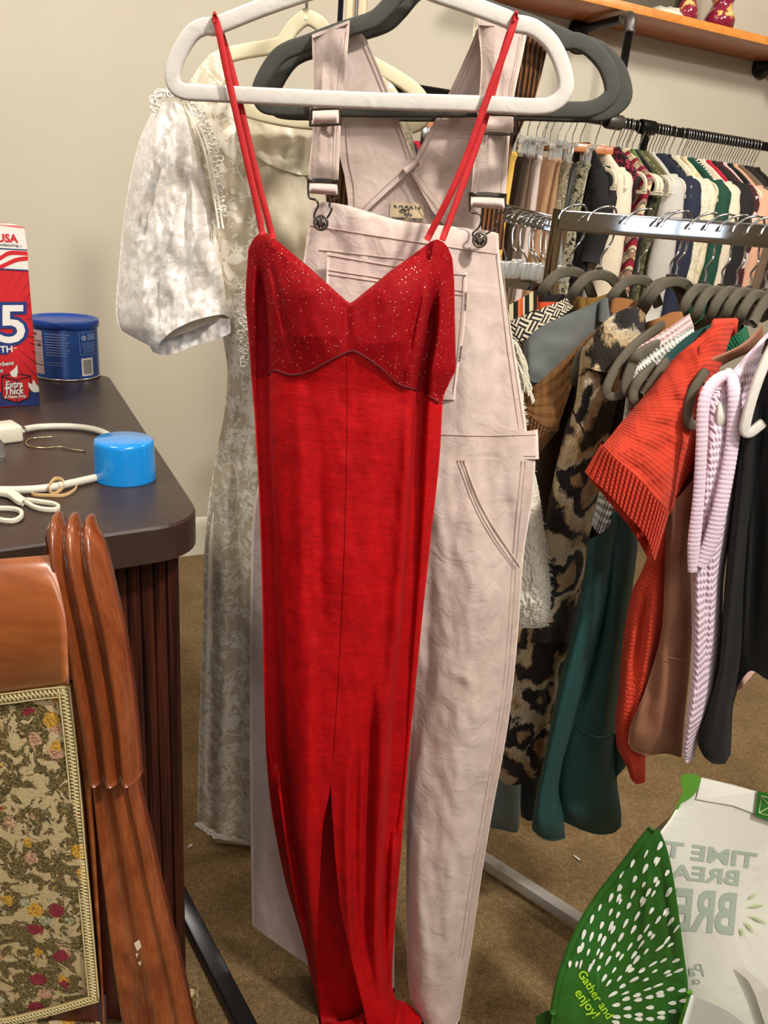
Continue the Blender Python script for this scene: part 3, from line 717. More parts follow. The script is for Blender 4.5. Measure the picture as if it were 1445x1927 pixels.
o=obj('metal_hook',*tube([TP(101,822,.004),TP(85,823,.003),TP(60,825,.002),TP(49,832,.002),TP(56,840,.002),TP(80,843,.002),TP(112,841,.003),TP(135,846,.002),TP(161,849,.002)],.0013,8,6),M_gold); prp(o,'thin bent metal hook lying beside the adapter on the counter','hook')
M_rub=plain('rubber_tan',(214,178,126),.55)
def band(pts,label):
    V,Fc=sweep(cr([TP(*q) for q in pts],6,True),rrect(.0006,.0022,.0004),(0,0,1),True); prp(obj('rubber_band',V,Fc,M_rub),label,'rubber band','rubber bands on the counter')
band([(93,915,.012),(103,901,.018),(117,903,.018),(119,915,.012),(108,926,.006),(97,928,.004)],'tan rubber band standing up over the white cable')
band([(60,922,.0025),(90,922,.003),(130,912,.004),(143,908,.004),(142,920,.003),(120,932,.0025),(85,932,.0025),(62,930,.0025)],'tan rubber band lying flat against the white cable')
def snap(pts_loop,blk_pts,label):
    q=TP(*blk_pts[0]); r_=thing('snap_hook',label,'hook',(q.x,q.y,TZ),'white plastic snap hooks')
    obj('hook_loop',*sweep(cr([TP(*k) for k in pts_loop],6,True),rrect(.0022,.003,.0014),(0,0,1),True),M_pw,r_)
    obj('swivel_body',*sweep(cr([TP(*k) for k in blk_pts],5),rrect(.006,.004,.002),(0,0,1)),M_pw,r_)
snap([(46,941,.004),(75,944,.004),(100,948,.004),(110,954,.004),(104,959,.004),(80,958,.004),(60,952,.004)],[(-10,925,.005),(20,930,.006),(38,942,.005),(46,945,.004)],'white plastic snap hook with its clip pointing right')
snap([(-10,958,.004),(20,957,.004),(38,962,.004),(40,972,.004),(25,980,.004),(0,978,.004),(-12,970,.004)],[(-40,955,.005),(-10,962,.004)],'white plastic snap hook nearest the viewer at the photo edge')
q=TP(-8,862); 
o=obj('glass_bottle',*lathe(q,[(.012,0),(.0125,.001),(.0125,.022),(.008,.028),(.008,.034)],24),plain('clear_glass',(235,235,235),.05,trans=.9,ior=1.45)); prp(o,'small clear bottle cut by the left edge next to the adapter','bottle')
# ================= CHAIR =================
M_mah=NT('mahogany'); v=M_mah.co('Object',scale=(1,1,.35)); nn=M_mah.noise(v,14,5,.6,1.2); n2=M_mah.noise(M_mah.co('Object',scale=(6,6,.6)),60,3)
M_mah=M_mah.set(col=M_mah.ramp(M_mah.math('ADD',M_mah.math('MULTIPLY',nn,.75),M_mah.math('MULTIPLY',n2,.25)),[(.3,L((80,36,16))),(.5,L((124,60,28))),(.72,L((160,90,48)))]),rough=.3,coat=.6,coatr=.12,nor=M_mah.bump(n2,.06,.001))
t=NT('mahogany_crest'); v=t.co('Object',scale=(.4,1,1.3)); nn=t.noise(v,16,5,.6,1)
M_crest=t.set(col=t.ramp(nn,[(.3,L((112,54,22))),(.5,L((150,80,36))),(.7,L((176,104,54)))]),rough=.36,coat=.4,coatr=.2,nor=t.bump(t.noise(v,60,3),.12,.001))
M_dkm=plain('dark_mahogany',(72,26,16),.35)
def CY(y): return .63-.00006*(y-1000)
chair=thing('carved_chair','carved mahogany chair with floral tapestry back in the bottom left corner','chair',(P(60,1500,.6).x-.1,.60,0))
def flut(k,amp,depth=.012,nr=3,n=30,back=.010):
    """fluted rail section: width 1 each side, nr ridges, towards the viewer is -b"""
    o=[]
    for i in range(n+1):
        a=-1+2*i/n; rr=abs(math.cos(a*math.pi*nr/2)) if nr%2 else abs(math.sin(a*math.pi*nr/2)); e=(1-abs(a)**6)
        o.append((a,-(depth+amp*rr)*max(.0,e)**.5))
    return o+[(1,back),(-1,back)]
def rail(name,cl,sect,mat,nsm=10,Yo=0,label=None):
    """cl: (x,y,halfwidth px,[dy])"""
    pts=cr([Vector((c[0],c[1],c[2])) for c in cl],nsm); ex_=cr([Vector((c[3] if len(c)>3 else 0,0,0)) for c in cl],nsm)
    path=[P(p.x,p.y,CY(p.y)+Yo+e.x) for p,e in zip(pts,ex_)]
    V=[];Fc=[];K=len(sect)
    for i,(q,p) in enumerate(zip(path,pts)):
        a=path[max(0,i-1)]; b=path[min(len(path)-1,i+1)]; T=(b-a).normalized(); A=Vector((0,1,0)) if False else None
        Rr=Vector((1,0,0)); Rr=(Rr-T*Rr.dot(T)).normalized(); Bk=T.cross(Rr); Bk=Bk if Bk.y>0 or (abs(Bk.y)<.2 and Bk.z<0) else Bk
        if i==0: sg=1 if Bk.y>0 else -1
        Bk=Bk*sg0 if False else Bk
        w=p.z*mpp(q)
        V+=[q+Rr*(s[0]*w)+(-Bk if T.z<0 and Bk.y<0 else Bk)*s[1] for s in sect]
    for i in range(len(path)-1): Fc+=[(i*K+k,i*K+(k+1)%K,(i+1)*K+(k+1)%K,(i+1)*K+k) for k in range(K)]
    Fc+=[tuple(range(K)),tuple(range((len(path)-1)*K,len(path)*K))[::-1]]
    return obj(name,V,Fc,mat,chair,label=label)
# upper scroll: path starts behind, over the top, then down the front
def railpath(cl,sect,mat,name):
    """cl: world points with halfwidths"""
    pts=cr([c[0] for c in cl],10); ws=cr([Vector((c[1],0,0)) for c in cl],10); V=[];Fc=[];K=len(sect); prevB=None
    for i,q in enumerate(pts):
        T=(pts[min(len(pts)-1,i+1)]-pts[max(0,i-1)]).normalized(); Rr=Vector((1,0,0)); Rr=(Rr-T*Rr.dot(T)).normalized()
        Bk=Rr.cross(T)       # for downward T this points away from the viewer (+y)
        V+=[q+Rr*(s[0]*ws[i].x)-Bk*s[1]*-1 for s in sect] if False else [q+Rr*(s[0]*ws[i].x)+Bk*s[1] for s in sect]
    for i in range(len(pts)-1): Fc+=[(i*K+k,i*K+(k+1)%K,(i+1)*K+(k+1)%K,(i+1)*K+k) for k in range(K)]
    Fc+=[tuple(range(K)),tuple(range((len(pts)-1)*K,len(pts)*K))[::-1]]
    return obj(name,V,Fc,mat,chair)
def cp(x,y,hw,e=0,yo=0): q=P(x,y,CY(y)+e); return (q,hw*mpp(q))
top=P(141,1018,CY(1010)); hw0=49*mpp(top)
rx_=ray(141,1018).x
cl=[(top+Vector((rx_*.030,.030,-.06)),hw0*.95),(top+Vector((rx_*.034,.034,-.025)),hw0*.97),(top+Vector((rx_*.022,.022,-.002)),hw0),(top+Vector((rx_*.008,.008,.0)),hw0)]
cl+=[cp(148,1050,52),cp(164,1127,54),cp(184,1225,55),cp(204,1350,51),cp(217,1462,47)]
flu3=flut(3,.013,.006)
railpath(cl,flu3,M_mah,'scroll_stile')
low=[]
for i in range(31):
    a=-1+2*i/30; e=1-abs(a)**8
    low.append((a,-(.004+.009*math.exp(-((abs(a)-.82)/.16)**2)+.008*math.exp(-((a-.15)/.3)**2))*max(0,e)**.5))
low+=[(1,.012),(-1,.012)]
railpath([cp(214,1445,42,.006),cp(219,1490,42,.006),cp(234,1580,48,.006),cp(248,1668,52,.004),cp(272,1800,61,.0),cp(296,1927,66,-.004),cp(318,2040,70,-.008)],low,M_mah,'lower_stile')
# the mirrored stiles on the far left, outside the picture
mid=(P(130,1290,CY(1290)).x+P(-330,1340,CY(1300)).x)/2
for nm_ in ('scroll_stile','lower_stile'):
    src=[c for c in bpy.data.objects if c.name.startswith(nm_) and c.parent==chair][0]
    V=[v.co+chair.location for v in src.data.vertices]; V=[Vector((2*mid-v.x,v.y,v.z)) for v in V]
    obj(nm_,V,[tuple(p.vertices)[::-1] for p in src.data.polygons],M_mah,chair)
M_chip=plain('chipped_finish',(224,204,180),.6)
for a in ([(252,1775),(262,1768),(266,1782),(258,1790)],[(259,1812),(265,1808),(264,1818)],[(255,1795),(260,1793),(258,1803)]):
    V=[P(x,y,CY(y)-.0165) for x,y in a]; obj('chip_mark',V,[tuple(range(len(V)))],M_chip,chair,False)
def bulge(a,pw=.5): return lambda u,v,x,y: CY(y)-a*(max(0,math.sin(math.pi*min(1,max(0,v))))**pw)
cloth('crest_rail',[[(1040,-330),(1300,-330)],[(1040,94),(1090,108),(1170,124),(1230,128),(1300,131)]],[(0,1078),(1,1044)],[(0,1350),(1,1291)],bulge(.03,.6),M_crest,chair,nseg=[30],nv=30,front=.002,back=.02,ep=12)
cloth('inner_stile',[[(1285,124),(1480,155),(1700,172),(1930,192),(2000,196)],[(1285,165),(1480,180),(1700,205),(1930,240),(2000,250)]],1280,2000,lambda u,v,x,y:CY(y)+.012,M_dkm,chair,nseg=[8],nv=40,front=.004,back=.012,ep=12)
cloth('inner_fillet',[[(1285,131),(1380,142),(1480,158),(1700,177),(1930,194)],[(1285,152),(1380,160),(1480,172),(1700,186),(1930,198)]],1284,1990,lambda u,v,x,y:CY(y)+.004,M_crest,chair,nseg=[6],nv=40,front=.005,back=.012,ep=8)
cloth('lower_rail',[[(1880,-390),(2200,-390)],[(1880,200),(2060,206)]],[(0,2045),(1,1872)],[(0,2200),(1,2060)],lambda u,v,x,y:CY(y)+.006,M_dkm,chair,nseg=[16],nv=16,front=.004,back=.02,ep=12)
# tapestry
t=NT('tapestry'); v=t.co('Object'); wob=t.noise(v,55,3,.6)
n1=t.noise(v,58,4,.65,.8); mask=t.ramp(n1,[(.47,(0,0,0)),(.50,(1,1,1))])
thr=t.noise(v,420,3,.7); olive=t.ramp(thr,[(.35,L((58,46,18))),(.5,L((104,86,40))),(.65,L((168,146,84)))])
base=t.ramp(t.noise(t.co('Object',scale=(1,1,3)),260,2),[(.3,L((168,146,104))),(.7,L((196,176,134)))])
col=t.mix(mask,base,olive)
def flowers(colr,sc_,th_,seed):
    global col
    vo=t.n('TexVoronoi',i_Vector=t.co('Object',loc=(seed,seed*.7,seed*.3)),i_Scale=sc_); 
    dd_=t.math('ADD',vo.outputs['Distance'],t.math('MULTIPLY',t.math('SUBTRACT',t.noise(v,160,3),.5),.35))
    sep=t.n('SeparateColor'); t.link(vo.outputs['Color'],sep.inputs[0])
    m_=t.math('MULTIPLY',t.math('LESS_THAN',dd_,.30),t.math('LESS_THAN',sep.outputs[0],th_)); col=t.mix(m_,col,colr); return m_
ms=[flowers(t.ramp(thr,[(.35,L((150,92,62))),(.6,L((226,184,146)))]),40,.40,3.3),flowers(t.ramp(thr,[(.35,L((160,100,16))),(.6,L((236,186,62)))]),36,.32,8.1),flowers(t.ramp(thr,[(.35,L((84,8,24))),(.6,L((170,34,60)))]),34,.28,5.7),flowers(t.ramp(thr,[(.35,L((108,106,70))),(.6,L((206,204,164)))]),48,.32,1.2)]
h_=mask
for m_ in ms: h_=t.math('MAXIMUM',h_,m_)
M_tap=t.set(col=col,rough=.6,nor=t.bump(t.math('ADD',h_,t.math('MULTIPLY',t.math('MULTIPLY',thr,h_),1.2)),1,.004),sheen=.2)
cloth('tapestry_panel',[[(1290,-330),(1900,-390)],[(1290,122),(1480,146),(1700,166),(1885,184)]],[(0,1366),(1,1296)],[(0,2070),(1,1884)],lambda u,v,x,y:CY(y)+.002-.010*math.sin(math.pi*v),M_tap,chair,nseg=[60],nv=40,front=.003,back=.006,ep=10)
M_gimp=plain('gimp_braid',(206,190,140),.6,sheen=.2); M_gbase=plain('gimp_base',(150,128,80),.8)
def gimp(a,hw,step,lab):
    """serpentine braid along pixel polyline"""
    path=cr([Vector((*q,0)) for q in a],20); cen=[]; acc=0
    W_=[P(p.x,p.y,CY(p.y)-.008) for p in path]
    Ls=[0]
    for i in range(1,len(W_)): Ls.append(Ls[-1]+(W_[i]-W_[i-1]).length)
    tot=Ls[-1]; N=int(tot/step*10); out=[]; e1_=[];e2_=[];k=0
    for i in range(N+1):
        s=tot*i/N
        while k<len(Ls)-2 and Ls[k+1]<s: k+=1
        f=(s-Ls[k])/max(1e-9,Ls[k+1]-Ls[k]); q=W_[k].lerp(W_[k+1],f); T=(W_[k+1]-W_[k]).normalized(); S=T.cross(Vector((0,1,0))).normalized()
        ph=2*math.pi*s/step
        out.append(q+S*(math.sin(ph)*hw)+T*(.32*step/2*math.sin(2*ph))); e1_.append(q+S*(hw*1.45+.0004*math.sin(ph*2))); e2_.append(q-S*(hw*1.45+.0004*math.sin(ph*2)))
    m=join(sweep(out,circ(.00085,6)),sweep(e1_,circ(.0006,5)),sweep(e2_,circ(.0006,5)))
    obj('gimp_braid',*m,M_gimp,chair)
    m=sweep(W_,rrect(hw*1.5,.0012,.0008),(0,1,0)); V=[q+Vector((0,.0022,0)) for q in m[0]]; obj('gimp_base',V,m[1],M_gbase,chair,False)
gimp([(-320,1354),(-60,1323),(20,1314),(70,1307),(125,1302)],.0036,.0042,'')
gimp([(120,1292),(130,1380),(140,1480),(150,1600),(160,1700),(176,1875)],.0036,.0040,'')
gimp([(-380,2046),(-60,1938),(20,1922),(100,1903),(182,1880)],.0028,.0040,'')
M_dowel=M_dkm
# legs and seat of the chair, below the picture
zb=P(60,2000,CY(2000)).z
for x_,yy_ in ((P(300,1990,CY(1990)).x,CY(1990)),(P(300,1990,CY(1990)).x-.42,CY(1990)),(P(300,1990,CY(1990)).x-.02,.24),(P(300,1990,CY(1990)).x-.40,.24)):
    hh=.38
    obj('leg',*sweep([Vector((x_,yy_,0)),Vector((x_,yy_,.2)),Vector((x_,yy_,hh))],rrect(.022,.02,.006),(0,1,0),scale=[.7,.85,1]),M_mah,chair)
xs=P(300,1990,CY(1990)).x
obj('seat',*boxm((xs-.21,.42,.41),(.24,0,0),(0,.22,0),(0,0,.04),.015),M_tap,chair)
# ================= STAND THAT CARRIES THE THREE GARMENTS =================
M_post=wood('pale_post',(196,168,130),(222,200,164),.5,(1,1,.1),.1,20)
YP=1.32; pb=P(671,20,YP)
st=thing('display_stand','pale wooden post of a display stand rising behind the hanging dresses','stand',(pb.x,YP,0))
pwid=.5*38*mpp(pb)
obj('post',*boxm((pb.x,YP,.93),(pwid,0,0),(0,.014,0),(0,0,.93),.003),M_post,st)
obj('foot',*boxm((pb.x,YP,.012),(.2,0,0),(0,.03,0),(0,0,.012),.003),M_post,st)
obj('side_rod',*sweep([(pb.x-pwid-.008,YP-.01,1.0),(pb.x-pwid-.008,YP-.01,1.86)],circ(.004,8)),plain('dark_rod',(30,34,52),.3,.5),st)
obj('centre_rod',*sweep([(pb.x+.001,YP-.018,1.2),(pb.x+.001,YP-.018,1.86)],circ(.0028,8)),metal('bright_rod',(220,220,225),.15),st)
arm0=Vector((pb.x,YP,1.78)); 
M_arm=metal('arm_chrome',(180,180,180),.2)
AX=P(722,-60,.90).x
obj('face_out_arm',*tube([arm0,Vector((pb.x*.7+AX*.3,1.22,1.76)),Vector((AX,1.05,1.7)),Vector((AX,.84,1.612)),Vector((AX,.80,1.63))],.008,10,5),M_arm,st)
bar0=PZ(350,1712,.014); bar1=PZ(462,1930,.014)
dv=(bar1-bar0).normalized()
o=obj('rack_foot_bar',*sweep([bar0-dv*.06,bar1+dv*.35],rrect(.016,.011,.004),(0,0,1)),plain('foot_black',(20,20,22),.35)); prp(o,'black metal foot bar of a rack running along the carpet beside the counter','rack foot')

# ================= RED DRESS =================
t=NT('red_velour'); v=t.co('Object',scale=(1,1,3)); n1=t.noise(v,200,4,.7); n2=t.noise(t.co('Object',scale=(1,1,.5)),30,4,.6); n3=t.noise(t.co('Object',scale=(.5,1,2.5)),60,4,.7)
M_dress=t.set(col=t.ramp(t.math('ADD',t.math('MULTIPLY',n1,.4),t.math('ADD',t.math('MULTIPLY',n2,.3),t.math('MULTIPLY',n3,.3))),[(.34,L((140,1,8))),(.5,L((178,4,12))),(.66,L((206,14,20)))]),rough=.62,sheen=.35,sheenr=.4,sheent=(1,.25,.25,1),spec=.2,nor=t.bump(t.math('ADD',n1,t.math('MULTIPLY',n3,1.2)),.35,.0015))
t=NT('red_glitter'); v=t.co('Object',scale=(1,1,3)); n1=t.noise(v,200,4,.7)
base=t.ramp(n1,[(.35,L((126,1,10))),(.65,L((160,6,16)))])
vo=t.n('TexVoronoi',i_Vector=t.co('Object'),i_Scale=330.0); sep=t.n('SeparateColor'); t.link(vo.outputs['Color'],sep.inputs[0])
gm=t.math('MULTIPLY',t.math('LESS_THAN',vo.outputs['Distance'],.17),t.math('GREATER_THAN',sep.outputs[0],.5))
dens=t.noise(t.co('Object'),9,2); gm=t.math('MULTIPLY',gm,t.math('GREATER_THAN',t.math('ADD',sep.outputs[1],t.math('MULTIPLY',dens,1.0)),.85))
M_glit=t.set(col=t.mix(gm,base,L((255,205,175))),met=t.math('MULTIPLY',gm,.3),rough=t.math('SUBTRACT',.7,t.math('MULTIPLY',gm,.4)),spec=.15,nor=t.bump(n1,.3,.001))
def RY(y):
    return .90
RL=[(430,470),(470,467),(560,462),(640,468),(700,472),(800,480),(1000,490),(1200,495),(1400,500),(1500,508),(1650,535),(1780,572),(1850,588),(1927,602),(1990,610)]
RRt=[(440,845),(475,850),(540,855),(600,856),(640,857),(690,858),(720,846),(750,834),(850,828),(1000,812),(1150,796),(1300,781),(1450,766),(1600,755),(1750,742),(1850,738),(1900,752),(1990,790)]
SL=[(480,560),(560,590),(660,651),(800,652),(1000,648),(1200,640),(1400,628),(1478,622),(1560,607),(1700,600),(1800,596),(1927,604),(1990,606)]
SRt=[(480,560),(560,590),(660,652),(800,653),(1000,649),(1200,641),(1400,629),(1478,623),(1560,627),(1700,640),(1800,660),(1927,690),(1990,700)]
red=thing('red_dress','long red velour slip dress with a glittery bodice on the white hanger','dress',tuple(P(650,800,RY(800))))
rfold=[(.012,9,[(690,500),(760,503),(900,507),(1000,508),(1300,512)]),
 (-.060,9,[(470,488),(560,492),(640,496),(760,497),(900,503),(1000,507),(1250,512),(1500,524)]),
 (-.056,10,[(500,826),(560,816),(640,806),(700,795),(800,788),(950,781),(1150,768),(1300,758),(1600,738)]),
 (.010,13,[(700,776),(850,768),(1100,752),(1350,738),(1600,716)]),
 (-.006,24,[(780,735),(1000,728),(1300,712),(1600,690),(1900,688)]),
 (.006,16,[(700,560),(1000,566),(1300,566),(1700,560),(1900,600)]),
 (-.026,7,[(1080,520),(1250,522),(1400,528),(1550,545),(1700,568),(1850,590)]),
 (.009,10,[(1080,508),(1300,512),(1500,528),(1700,556),(1850,578)]),
 (.009,14,[(1150,585),(1400,582),(1600,580),(1800,585),(1927,620)]),
 (-.018,8,[(1250,700),(1450,698),(1600,694),(1750,690),(1850,700),(1910,715)]),
 (.008,13,[(1250,722),(1450,716),(1600,710),(1750,708),(1870,716)]),
 (-.008,7,[(1350,672),(1600,668),(1800,676),(1910,705)]),
 (-.024,8,[(1150,752),(1400,738),(1600,728),(1780,722),(1900,740)]),
 (.007,9,[(1400,655),(1600,652),(1800,662),(1927,690)]),
 (-.005,12,[(800,600),(1000,604),(1250,604)])]
# bodice cup shaping
bod=[(.016,62,[(470,560),(600,585),(720,600)]),(.016,66,[(470,780),(560,760),(640,735),(740,715)]),(-.005,10,[(520,652),(600,652),(680,652)]),
 (-.007,5,[(480,505),(560,525),(630,540),(690,553)]),(.006,9,[(500,812),(600,790),(690,770),(760,760)]),(-.007,5,[(520,800),(620,778),(700,764)])]
def YR(u,v,x,y): return RY(y)+.028*abs(2*u-1)**2.6
_T=[(0,470),(.02,450),(.045,440),(.075,437),(.11,443),(.3,502),(.485,567),(.50,570),(.515,567),(.70,508),(.90,455),(.935,450),(.965,455),(.985,466),(1,486)]
def Tred(u):
    for (a,b),(c,d) in zip(_T,_T[1:]):
        if u<=c: return b+(d-b)*(u-a)/(c-a)
    return 486
Sred=[(0,708),(.06,712),(.115,697),(.2,706),(.28,700),(.38,680),(.48,662),(.5,660),(.56,672),(.66,700),(.75,724),(.81,730),(.88,738),(1,762)]
cloth('bodice',[RL,RRt],Tred,Sred,YR,M_glit,red,rfold+bod,nseg=[130],nv=70,front=.022,back=.02,nz=.003,closet=14)
Sh=herm(Sred)
def Ssk(u):
    # same seam line for the three-column skirt
    uu=u*3; a=.485
    return Sh(uu*a-.0) if uu<=1 else (Sh(a+(1-a)*(uu-2)) if uu>=2 else Sh(a))
cloth('skirt',[RL,SL,SRt,RRt],Ssk,1985,YR,M_dress,red,rfold+bod,nseg=[56,2,56],nv=240,front=.022,back=.02,nz=.003,drop=lambda k,y:k==1)
# seams
def seam(name,pts,Y,mat,par,r=.0008,sm=6,on=None):
    r*=.7
    if on:
        q=[Vector((p[0],p[1],0)) for p in pts]; q=cr(q,14)
        V,Fc=sweep([P(p.x,p.y,SURF[on](p.x,p.y)-.0007) for p in q],circ(r,6)); return obj(name,V,Fc,mat,par)
    return pxtube(name,pts,Y,r,mat,par,6,sm)
_Rl=herm(RL);_Rr=herm(RRt)
pts=[]
for i in range(41):
    u=.02+.96*i/40; y=Sh(u); x=_Rl(y)+(_Rr(y)-_Rl(y))*u; yy=YR(u,0,x,y)-.022*(1-abs(2*u-1)**4); rel=0
    for a,w,l in rfold+bod:
        d=(x-herm(l)(y))/w
        if abs(d)<3.5: rel+=a*max(0,min(1,(y-l[0][0])/max(30,min(160,.35*(l[-1][0]-l[0][0])))))*max(0,min(1,(l[-1][0]-y)/max(30,min(160,.35*(l[-1][0]-l[0][0])))))*math.exp(-d*d)*min(1,3*(1-abs(2*u-1)**4))
    pts.append(P(x,y,yy-rel-.0022))
obj('bust_seam',*sweep(pts,circ(.0013,6)),plain('seam_red',(96,0,8),.8),red)
# neckline binding and straps
M_strap=fabric('red_strap_velvet',(178,4,14),.12,.7,500,.3,.3)
def ystr(f): return lambda x,y: .874
def strap(pts,name='strap',w=.0036,ax=None):
    V=[P(x,y,Y_) for x,y,Y_ in pts]; obj(name,*sweep(cr(V,6),circ(w,10,w*.55),(0,1,0)),M_strap,red)
HYF=.90
strap([(404,34,.893),(412,60,.889),(428,140,.888),(455,260,.886),(482,380,.884),(494,442,.882)])
strap([(404,34,.907),(418,70,.912),(438,140,.914),(462,240,.905),(488,350,.899),(514,450,.897)])
strap([(970,32,.893),(955,80,.889),(915,190,.888),(880,290,.886),(845,370,.884),(803,452,.889)])
strap([(970,32,.907),(950,90,.912),(925,180,.914),(905,250,.905),(870,350,.897),(832,452,.884)])
for xx,yy in ((404,35),(970,33)):
    obj('strap_loop',*sweep(cr([P(xx,yy-1,.886),P(xx,yy-6,.90),P(xx,yy-1,.914)],6),circ(.0038,10,.0022),(1,0,0)),M_strap,red)
# loose hem lying on the carpet
cloth('pooled_hem',[[(1860,590),(1990,580)],[(1860,782),(1900,790),(1990,800)]],[(0,1935),(.4,1915),(.6,1888),(.75,1880),(.9,1888),(1,1915)],1995,lambda u,v,x,y:PZ(x,y,.012).y-.004,M_dress,red,[(.012,9,[(1850,700),(2000,660)]),(-.012,8,[(1850,730),(2000,700)]),(.012,9,[(1850,755),(2000,740)])],nseg=[40],nv=16,front=.012,back=.002)

# ================= WHITE HANGER =================
M_wvel=fabric('white_velvet',(210,204,197),.02,.7,600,.15,.4)
HY=.90
wh=thing('clothes_hanger','white velvet hanger in front, holding the red dress by its thin straps','hanger',tuple(P(722,-60,HY)))
loop=[(722,-66),(700,-52),(600,-22),(500,12),(422,43),(404,51),(386,50),(362,62),(340,95),(326,132),(328,158),(346,172),(400,176),(650,188),(900,196),(1010,201),(1046,192),(1064,168),(1060,130),(1040,85),(1012,58),(990,48),(968,44),(950,34),(880,8),(800,-20),(745,-52)]
obj('frame',*flatsweep([P(x,y,HY) for x,y in loop],.0079,.0045,.003,sm=5,closed=True),M_wvel,wh)
for a in ([(404,44),(396,38),(388,44)],[(414,46),(424,36),(436,36)],[(962,38),(956,26),(944,24)],[(976,42),(986,36),(996,46)]):
    obj('strap_notch',*flatsweep([P(x,y,HY) for x,y in a],.0025,.0042,.0015,sm=4),M_wvel,wh)
hp=P(722,-66,HY)
obj('hook',*tube([hp-Vector((0,0,.005)),hp+Vector((0,0,.03)),Vector((AX+.004,HY,1.555)),Vector((AX+.024,HY,1.60)),Vector((AX+.02,HY,1.645)),Vector((AX,HY,1.662)),Vector((AX-.02,HY,1.65))],.0019,8,6),M_wire,wh)

# ================= DARK HANGERS =================
M_dvel=fabric('charcoal_velvet',(64,64,58),.05,.8,600,.15,.3)
def darkh(Yh,sx,sy,lab):
    h=thing('clothes_hanger',lab,'hanger',tuple(P(722+sx,-60,Yh)))
    lp=[(800,-38),(760,-22),(728,14),(700,38),(640,58),(572,84),(545,93),(522,108),(500,140),(488,170),(492,192),(515,202),(600,204),(800,206),(950,204),(1060,207),(1110,205),(1140,190),(1152,168),(1140,125),(1112,92),(1085,78),(1062,78),(1045,66),(980,38),(900,10),(850,-22)]
    obj('frame',*flatsweep([P(x+sx,y+sy,Yh) for x,y in lp],.0086,.0042,.003,sm=5,closed=True),M_dvel,h)
    q=P(822+sx,-36+sy,Yh); obj('hook',*tube([q,q+Vector((0,0,.03)),Vector((AX+.005,Yh,1.60)),Vector((AX+.022,Yh,1.64)),Vector((AX,Yh,1.675)),Vector((AX-.02,Yh,1.66))],.0019,8,6),M_wire,h)
darkh(.985,0,0,'charcoal velvet hanger holding the pale overalls, nearer of the two dark hangers')
darkh(1.02,24,8,'charcoal velvet hanger behind the overalls, carrying the brown striped pinafore')

# ================= OVERALLS =================
t=NT('lilac_twill'); v=t.co('Object'); n1=t.noise(v,7,4,.6); n2=t.noise(v,34,4,.6,.8); w=t.noise(t.co('Object',scale=(1.5,1,.8)),1100,2)
M_twill=t.set(col=t.ramp(t.math('ADD',t.math('MULTIPLY',n1,.6),t.math('MULTIPLY',n2,.4)),[(.35,L((196,175,164))),(.6,L((212,193,185)))]),rough=.88,sheen=.15,nor=t.bump(w,.25,.0006,t.bump(n2,.5,.005)))
M_stitch=plain('overall_stitch',(190,166,154),.8); M_hemc=plain('twill_fold',(206,184,174),.85)
M_gun=metal('gunmetal',(92,84,76),.32)
def OY(x,y): return .955-.00005*max(0,y-1300)
ov=thing('overalls','pale lilac beige cotton overalls hanging behind the red dress','overalls',tuple(P(800,900,.96)))
OYf=lambda u,v,x,y: OY(x,y)+.02*abs(2*u-1)**2.5
# back panel in two crossing halves
plate('back_strap_panel',[(604,58),(662,42),(688,72),(712,128),(738,195),(776,300),(778,316),(752,340),(700,388),(672,420),(650,424),(655,380),(648,330),(638,290),(640,205)],1.0,.003,M_twill,ov)
plate('back_strap_panel',[(905,36),(985,60),(962,210),(905,300),(905,440),(850,440),(815,400),(788,352),(772,318),(778,300),(838,190),(880,100)],1.003,.003,M_twill,ov)
plate('back_bib',[(575,452),(655,405),(700,380),(774,318),(790,345),(820,385),(905,430),(930,480),(930,600),(600,600)],1.012,.003,M_twill,ov)
for pts in ([(688,72),(712,128),(738,195),(776,300)],[(682,78),(704,130),(730,197),(768,298)],[(905,40),(880,100),(838,190),(780,300)],[(898,74),(875,126),(836,212),(786,310)],
            [(776,318),(752,340),(700,388),(672,420)],[(768,310),(745,332),(694,380),(664,412)],[(772,322),(790,352),(820,394),(852,440)],[(784,320),(800,346),(832,388),(866,434)],[(650,230),(656,300),(666,350),(668,415)]):
    seam('stitch_seam',[(x,y,.9985) for x,y in pts],.998,M_stitch,ov,.0007)
obj('crossing_tack',*sweep([P(762,322,.996),P(776,312,.995),P(786,304,.996)],circ(.004,6),(0,1,0)),M_hemc,ov)
# woven label
lp=plate('woven_label',[(734,382),(798,384),(797,417),(733,415)],1.0105,.0015,plain('label_cream',(222,200,160),.8),ov)
M_ink=plain('label_ink',(40,44,70),.7)
def ltext(s,x,y,h):
    p=P(x,y,1.0100); q=P(x+10,y+.6,1.0100); text('lettering',s,p,(q-p),up,h*mpp(p)*1.55,M_ink,lp,align='CENTER',bold=.035,ext=.0006,sx=1.1)
ltext('K H A K I S',766,392,6.2); ltext('R/G',768,406,5.5); ltext('WASHED / COMFORT',767,414,3.6)
pxtube('flourish',[(752,397),(758,393),(764,397),(756,400),(752,396),(764,396),(770,393),(768,402),(764,412)],1.0098,.0004,M_ink,lp,5,5)
